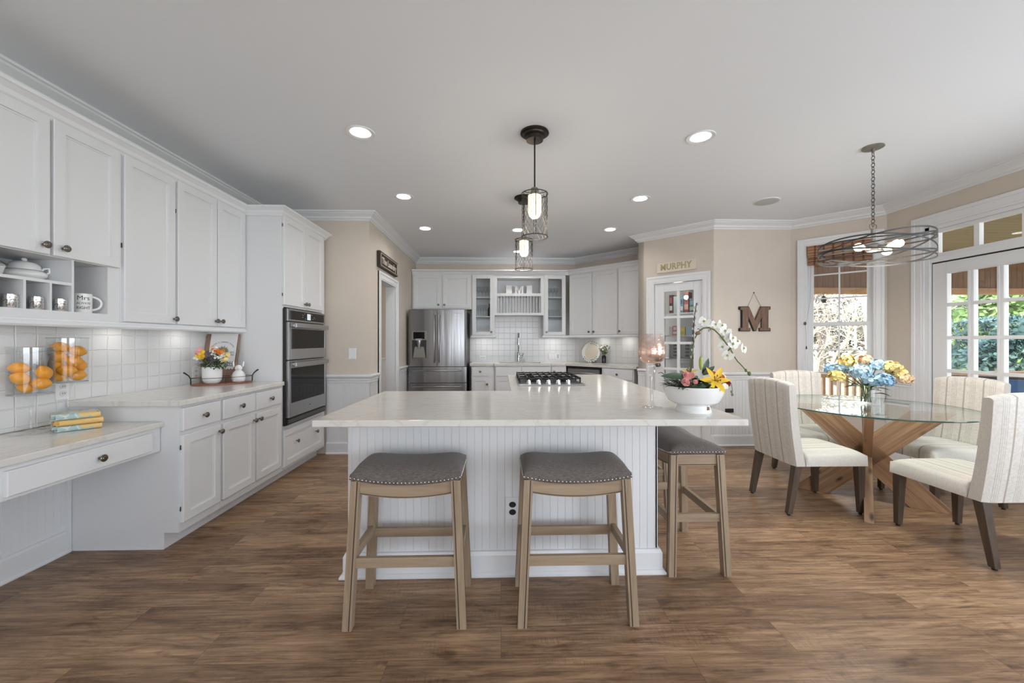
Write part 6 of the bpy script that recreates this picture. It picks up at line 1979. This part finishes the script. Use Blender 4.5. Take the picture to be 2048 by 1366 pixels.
# --- bamboo roman shade on the bay window
BAM = mat('bamboo weave', (0.30, 0.15, 0.08), 0.7)
nt, n, l, b = nodes(BAM)
tc = n.new('ShaderNodeTexCoord')
def wv(axis, sc):
    w_ = n.new('ShaderNodeTexWave'); w_.bands_direction = axis; w_.inputs['Scale'].default_value = sc; w_.inputs['Distortion'].default_value = 1.5; w_.inputs['Detail'].default_value = 2
    l.new(tc.outputs['Object'], w_.inputs['Vector']); return w_
r1_ = n.new('ShaderNodeValToRGB'); r1_.color_ramp.elements[0].position = 0.80; r1_.color_ramp.elements[0].color = (1, 1, 1, 1); r1_.color_ramp.elements[1].position = 0.95; r1_.color_ramp.elements[1].color = (0.42, 0.30, 0.30, 1)
l.new(wv('X', 3.6).outputs['Fac'], r1_.inputs[0])
r2_ = n.new('ShaderNodeValToRGB'); r2_.color_ramp.elements[0].color = (0.40, 0.22, 0.12, 1); r2_.color_ramp.elements[1].color = (0.24, 0.10, 0.055, 1)
l.new(wv('Z', 9).outputs['Fac'], r2_.inputs[0])
mm_ = n.new('ShaderNodeMixRGB'); mm_.blend_type = 'MULTIPLY'; mm_.inputs[0].default_value = 1
l.new(r2_.outputs[0], mm_.inputs[1]); l.new(r1_.outputs[0], mm_.inputs[2]); l.new(mm_.outputs[0], b.inputs['Base Color'])
wb = segframe(C_M, C_W)[0]
sp_ = wb @ Vector((0.4575, 0.0, 0))
t = thing('bamboo_shade', 'plaid-woven brown bamboo roman shade raised at the top of the bay window', 'window shade', (sp_.x, sp_.y, 0), wa)
MB().box(-0.288, 0.288, -0.036, 0.030, 2.268, 2.408).build('valance', BAM, t, bevel=0.003)
for k in range(4):
    MB().box(-0.284, 0.284, -0.030 + 0.003 * k, 0.028, 2.182 + 0.0215 * k, 2.200 + 0.0215 * k).build('fold', BAM, t, bevel=0.004)
CORD = mat('tan cord', (0.22, 0.17, 0.13), 0.8)
t = thing('shade_cord', 'thin pull cord with wooden tassels hanging at the left of the bay window', 'cord', wb @ Vector((0.150, -0.035, 0)), wa)
MB().tube([(0.055, 0.005, 2.19), (0.045, 0.003, 1.75), (0.012, -0.002, 1.52), (0.0, -0.004, 1.49)], 0.0014, 5).tube([(0.0, -0.004, 1.49), (0.012, -0.004, 1.35), (0.013, -0.004, 1.22)], 0.0014, 5).build('cord', CORD, t)
MB().lathe([(0.004, 0), (0.012, 0.008), (0.014, 0.022), (0.008, 0.036), (0, 0.038)], c=(0, -0.006, 1.470), seg=14).build('tassel', mat('brown bead', (0.14, 0.08, 0.06), 0.5), t, smooth=60)
MB().lathe([(0.006, 0), (0.008, 0.01), (0.004, 0.036), (0, 0.04)], c=(0.013, -0.006, 1.182), seg=10).build('tassel', BLACK, t, smooth=60)

# --- hydrangea vase
HC = (3.010, 3.200)
t = thing('clear_vase', 'clear glass vase in the middle of the glass dining table', 'vase', (HC[0], HC[1], TZ), 0)
MB().lathe_open([(0.0005, 0.001), (0.080, 0.001), (0.086, 0.008), (0.087, 0.10), (0.082, 0.14), (0.066, 0.165), (0.064, 0.175), (0.061, 0.175), (0.062, 0.16), (0.080, 0.13), (0.083, 0.012), (0.0005, 0.008)], seg=36).build('glass', GLASS, t, smooth=50)
t = thing('hydrangea_bouquet', 'bouquet of blue and yellow hydrangeas in the clear vase', 'flowers', (HC[0], HC[1], TZ + 0.012), 0)
rv = Vector((0.73, -0.68, 0)); fv = Vector((-0.68, -0.73, 0))    # picture right / toward the viewer
def head(px, py, r, m, k=0.0, name='hydrangea_head'):
    sc = 3.27 / 796
    c = rv * ((px - 1734) * sc * 1.33) + fv * (0.03 + k) + Vector((0, 0, (808 - py) * sc * 1.0))
    # keep the sideways spread as seen
    mb = MB()
    for q in range(90):
        d = rdir(rnd, -0.75)
        petal_disc(mb, c + Vector((d.x, d.y, d.z * 0.85)) * r * rnd.uniform(0.78, 1.12), d + rdir(rnd) * 0.45, rnd.uniform(0.013, 0.018), 4, 0.2, 1.0, tw=rnd.uniform(0, 2))
    mb.ell(c, r * 0.62, r * 0.62, r * 0.55, 12, 8)
    return mb.build(name, m, t), c
heads = []
for (x, y, r, m, k) in ((1712, 727, .055, YEL2, 0), (1733, 723, .045, PEACH, -.05), (1747, 733, .055, BLUP, -.03), (1728, 747, .068, BLUP, .06), (1752, 761, .062, BLUD, .05), (1762, 736, .055, YEL2, -.02), (1700, 757, .055, YEL2, .03), (1692, 744, .045, BLUD, -.02), (1776, 757, .042, PEACH, 0), (1705, 740, .045, BLUP, .0), (1770, 748, .045, YEL2, -.03), (1738, 762, .05, BLUP, .04)):
    heads.append(head(x, y, r, m, k)[1])
mb = MB()
for c in heads:
    mb.tube([(rnd.uniform(-.03, .03), rnd.uniform(-.03, .03), 0.004), (c.x * 0.15, c.y * 0.15, 0.13), (c.x * 0.8, c.y * 0.8, c.z - 0.03)], 0.0035, 6)
mb.build('stems', STEMG, t, smooth=60)
mb = MB()
for (a, z) in ((0.2, .10), (1.5, .14), (2.8, .13), (4.0, .15), (5.2, .08), (5.6, .12)):
    leaf(mb, (0.05 * math.cos(a), 0.05 * math.sin(a), z), (math.cos(a), math.sin(a), 0.2), 0.10, 0.055, (0, 0, 1), 0.35, 5)
mb.build('leaves', GREEN, t, smooth=80)
# ------------------------------------------------------------------ outdoors: porch and garden
PFZ = -0.18
struct(MB().box(4.275, 12.5, -4.0, 7.3, PFZ - 0.06, PFZ).prism([(3.62, 4.92), (4.275, 4.27), (4.275, 7.3), (3.62, 7.3)], PFZ - 0.06, PFZ).build('trim_30', wood('porch deck', (0.30, 0.22, 0.16), (0.42, 0.33, 0.25), (3, 3, 3), 2.0)))
# board ceiling and the header boards above the railing
def boards(name, axis_len, n_, make, m):
    mb = MB()
    for k in range(n_):
        make(mb, k)
    return struct(mb.build(name, m, bevel=0.003))
PC = wood('porch ceiling boards', (0.15, 0.095, 0.033), (0.22, 0.145, 0.055), (0.6, 6, 6), 2.5)
boards('trim_31', 0, 92, lambda mb, k: mb.box(4.28 if -4 + k * 0.125 < 4.9 else 3.62, 12.5, -4.0 + k * 0.125, -4.0 + k * 0.125 + 0.119, 2.755, 2.775), PC)
PH = wood('porch header boards', (0.12, 0.052, 0.022), (0.18, 0.085, 0.036), (8, 8, 0.7), 2.5)
def hdr(mb, k):
    x = 3.62 + k * 0.102
    mb.box(x, x + 0.097, 7.10, 7.12, 2.16, 2.76)
boards('trim_32', 0, 88, hdr, PH)
struct(MB().box(3.6, 12.6, 7.00, 7.10, 2.13, 2.24).box(3.6, 12.6, 6.985, 7.0, 2.16, 2.185).build('trim_33', PORCHW))
struct(MB().box(12.5, 12.6, -4.0, 7.1, 2.13, 2.76).build('trim_34', PORCHW))
t = thing('porch_railing', 'stained wooden porch railing with square balusters outside the bay window', 'railing', (3.62, 7.05, PFZ), 0)
MB().box(0, 8.9, -0.045, 0.045, 0.875, 0.905).box(0, 8.9, -0.02, 0.02, 0.80, 0.875).build('top_rail', PORCHW, t)
MB().box(0, 8.9, -0.02, 0.02, 0.09, 0.15).build('bottom_rail', PORCHW, t)
for k in range(62):
    x = 0.06 + k * 0.142
    MB().box(x, x + 0.050, -0.018, 0.018, 0.15, 0.80).build('baluster', PORCHW, t)
for lab, x in (('stained wooden porch post between the window and door views', 7.15), ('stained wooden porch post at the right end of the railing', 12.4)):
    o = MB().box(-0.06, 0.06, -0.06, 0.06, 0, 2.31).build('porch_post', PORCHW, loc=(x, 7.165, PFZ)); tag(o, lab, 'post')
# blue outdoor armchair
t = thing('outdoor_armchair', 'dark wicker outdoor armchair with blue cushions on the porch', 'armchair', (6.75, 5.15, PFZ), math.radians(-35))
BLUC = mat('blue outdoor cushion', (0.035, 0.11, 0.26), 0.85)
WICK = add_noise_color(mat('dark wicker', (0.03, 0.022, 0.018), 0.7), (0.015, 0.011, 0.009), (0.06, 0.045, 0.035), (30, 30, 60), 3)
MB().box(-0.42, 0.42, -0.40, 0.38, 0.08, 0.32).box(-0.42, 0.42, 0.28, 0.40, 0.32, 0.96).box(-0.42, -0.32, -0.40, 0.30, 0.32, 0.62).box(0.32, 0.42, -0.40, 0.30, 0.32, 0.62).build('frame', WICK, t, bevel=0.02)
MB().box(-0.31, 0.31, -0.38, 0.26, 0.32, 0.46).build('seat_cushion', BLUC, t, bevel=0.04, bseg=3)
MB().box(-0.31, 0.31, 0.12, 0.275, 0.46, 0.93).build('back_cushion', BLUC, t, bevel=0.04, bseg=3)
for sx in (-1, 1):
    for sy in (-1, 1):
        MB().box(sx * 0.37 - 0.03, sx * 0.37 + 0.03, sy * 0.34 - 0.03, sy * 0.34 + 0.03, 0, 0.08).build('leg', WICK, t)
t = thing('porch_lantern', 'small black lantern hanging from the porch beam beyond the french door', 'lantern', (8.55, 7.04, 2.13), 0)
MB().cyl((0, 0, 0), (0, 0, -0.06), 0.006, seg=8).lathe([(0.05, -0.09), (0.02, -0.06), (0, -0.055)], seg=12).box(-.045, .045, -.045, .045, -0.25, -0.24).build('frame', BLKMETAL, t)
MB().box(-.04, .04, -.04, .04, -0.24, -0.09).build('lantern_glass', GLASS, t)
t = thing('porch_lantern', 'small black lantern hanging from the porch beam beyond the bay window', 'lantern', (5.83, 7.04, 2.13), 0)
MB().cyl((0, 0, 0), (0, 0, -0.04), 0.006, seg=8).lathe([(0.045, -0.07), (0.02, -0.04), (0, -0.035)], seg=12).lathe([(0.02, -0.16), (0.045, -0.12), (0.045, -0.07)], seg=12).build('frame', BLKMETAL, t)
# lawn
struct(add_noise_color(mat('lawn', (0.2, 0.22, 0.08), 0.95), (0.16, 0.15, 0.07), (0.34, 0.33, 0.16), nscale=0.8, detail=8) and MB().box(3.0, 60, 7.6, 70, -1.75, -1.70).build('trim_35', bpy.data.materials['lawn']))
struct(MB().box(12.8, 60, -30, 7.6, -1.75, -1.70).build('trim_36', bpy.data.materials['lawn']))
rt = random.Random(21)
def leafmat(name, a, b_): return add_noise_color(mat(name, a, 0.7), a, b_, nscale=0.9, detail=3, kind='Object')
LM = [leafmat('sunny evergreen', (0.10, 0.19, 0.05), (0.34, 0.46, 0.13)), leafmat('deep evergreen', (0.03, 0.075, 0.04), (0.10, 0.18, 0.07)), leafmat('olive shrub', (0.15, 0.17, 0.07), (0.42, 0.40, 0.18)), leafmat('blue green conifer', (0.035, 0.08, 0.075), (0.11, 0.19, 0.15))]
BARK = mat('bark', (0.16, 0.12, 0.09), 0.9)
PALEB = mat('pale sunlit bark', (0.52, 0.45, 0.36), 0.9)
def crown(mb, c, R_, n_, size, rn, flat=1.0):
    lob = [(Vector(c) + Vector((rn.gauss(0, R_ * .45), rn.gauss(0, R_ * .45), rn.gauss(0, R_ * .5 * flat))), R_ * rn.uniform(.28, .5)) for _ in range(16)]
    for k in range(n_):
        lc, lr = lob[k % 16]
        d = rdir(rn)
        p = lc + d * lr * rn.uniform(0.6, 1.0)
        q_ = p - Vector(c)
        q_ = Vector((max(-R_, min(R_, q_.x)), max(-R_, min(R_, q_.y)), max(-R_ * 1.1, min(R_ * 1.1, q_.z))))
        p = Vector(c) + q_
        dd = (d + rdir(rn) * 0.8 + Vector((0, 0, -0.2))).normalized()
        s_ = dd.orthogonal().normalized() * size * rn.uniform(.25, .5)
        e_ = dd * size * rn.uniform(.7, 1.5)
        mb._add([p - s_ * .5, p + e_ * .5 - s_, p + e_, p + e_ * .5 + s_], [(0, 1, 2, 3)])
def leafy(label, loc, R_, h, m, n_=2600, size=0.22, name='evergreen_tree', trunk=BARK):
    t = thing(name, label, 'tree' if 'tree' in name else 'shrub', loc, 0, None)
    mb = MB(); crown(mb, (0, 0, h), R_, n_, size, rt)
    mb.build('foliage', m, t)
    MB().tube([(0, 0, 0), (0.05, 0, h * .6), (0, 0.05, h)], [R_ * .08, R_ * .06, R_ * .03], 8).build('trunk', trunk, t)
    return t
def bare(label, loc, h, m, seed, depth=5, name='bare_tree', spread=0.55):
    rn = random.Random(seed)
    t = thing(name, label, 'tree', loc, 0)
    mb = MB(); tr = MB()
    def grow(p, d, L, r, lv, mbx):
        q = p + d * L
        mid = p.lerp(q, .5) + rdir(rn) * L * .06
        mbx.tube([p, mid, q], [r, r * .85, r * .68], 5 if lv < 2 else 3, caps=False)
        if lv >= depth: return
        for k in range(3 if lv < 4 else 2):
            nd = (d + rdir(rn) * spread * 1.15 + Vector((0, 0, .05))).normalized()
            grow(q if k < 2 else mid, nd, L * rn.uniform(.58, .82), r * .62, lv + 1, mb)
    grow(Vector((0, 0, 0)), Vector((rn.uniform(-.08, .08), 0, 1)).normalized(), h * .34, h * .018, 0, tr)
    tr.build('trunk', m, t); mb.build('branches', m, t)
    return t
GZ = -1.7
LM.append(leafmat('brown woodland', (0.05, 0.042, 0.026), (0.20, 0.17, 0.10)))
leafy('tall sunlit evergreen filling the right panes of the french door', (17.5, 12.8, GZ), 2.3, 3.0, LM[0], 5200, 0.26)
leafy('dark blue-green conifer in the middle panes of the french door', (13.1, 10.45, GZ), 0.95, 2.5, LM[3], 3600, 0.14)
leafy('low yellow-green shrub just beyond the railing outside the french door', (10.05, 8.35, GZ), 0.55, 1.75, LM[2], 1600, 0.10, 'garden_shrub')
leafy('bright green evergreen far behind the dark conifer', (30.5, 23.6, GZ), 2.8, 4.6, LM[0], 3000, 0.3)
leafy('sparse dark evergreen far beyond the left panes of the french door', (30.5, 29.0, GZ), 2.4, 3.8, LM[1], 1800, 0.3)
leafy('brownish woodland tree far to the left in the bay window', (17.4, 22.4, GZ), 2.4, 3.6, LM[4], 3200, 0.26)
leafy('olive woodland tree far to the right in the bay window', (22.8, 26.4, GZ), 2.7, 4.0, LM[4], 3200, 0.28)
bare('pale leafless tree with tangled branches in the bay window', (8.45, 10.5, GZ), 5.2, PALEB, 3, 7, spread=0.75)
bare('pale tangled thicket of branches in the middle of the bay window', (12.4, 14.6, GZ), 5.4, PALEB, 31, 7, spread=0.7)
bare('brown leafless tree with dark trunk in the bay window, behind the pale ones', (15.6, 18.8, GZ), 7.0, BARK, 8, 6, spread=0.45)
bare('leafless tree seen through the left panes of the french door', (20.9, 17.9, GZ), 7.0, BARK, 13, 6, spread=0.4)
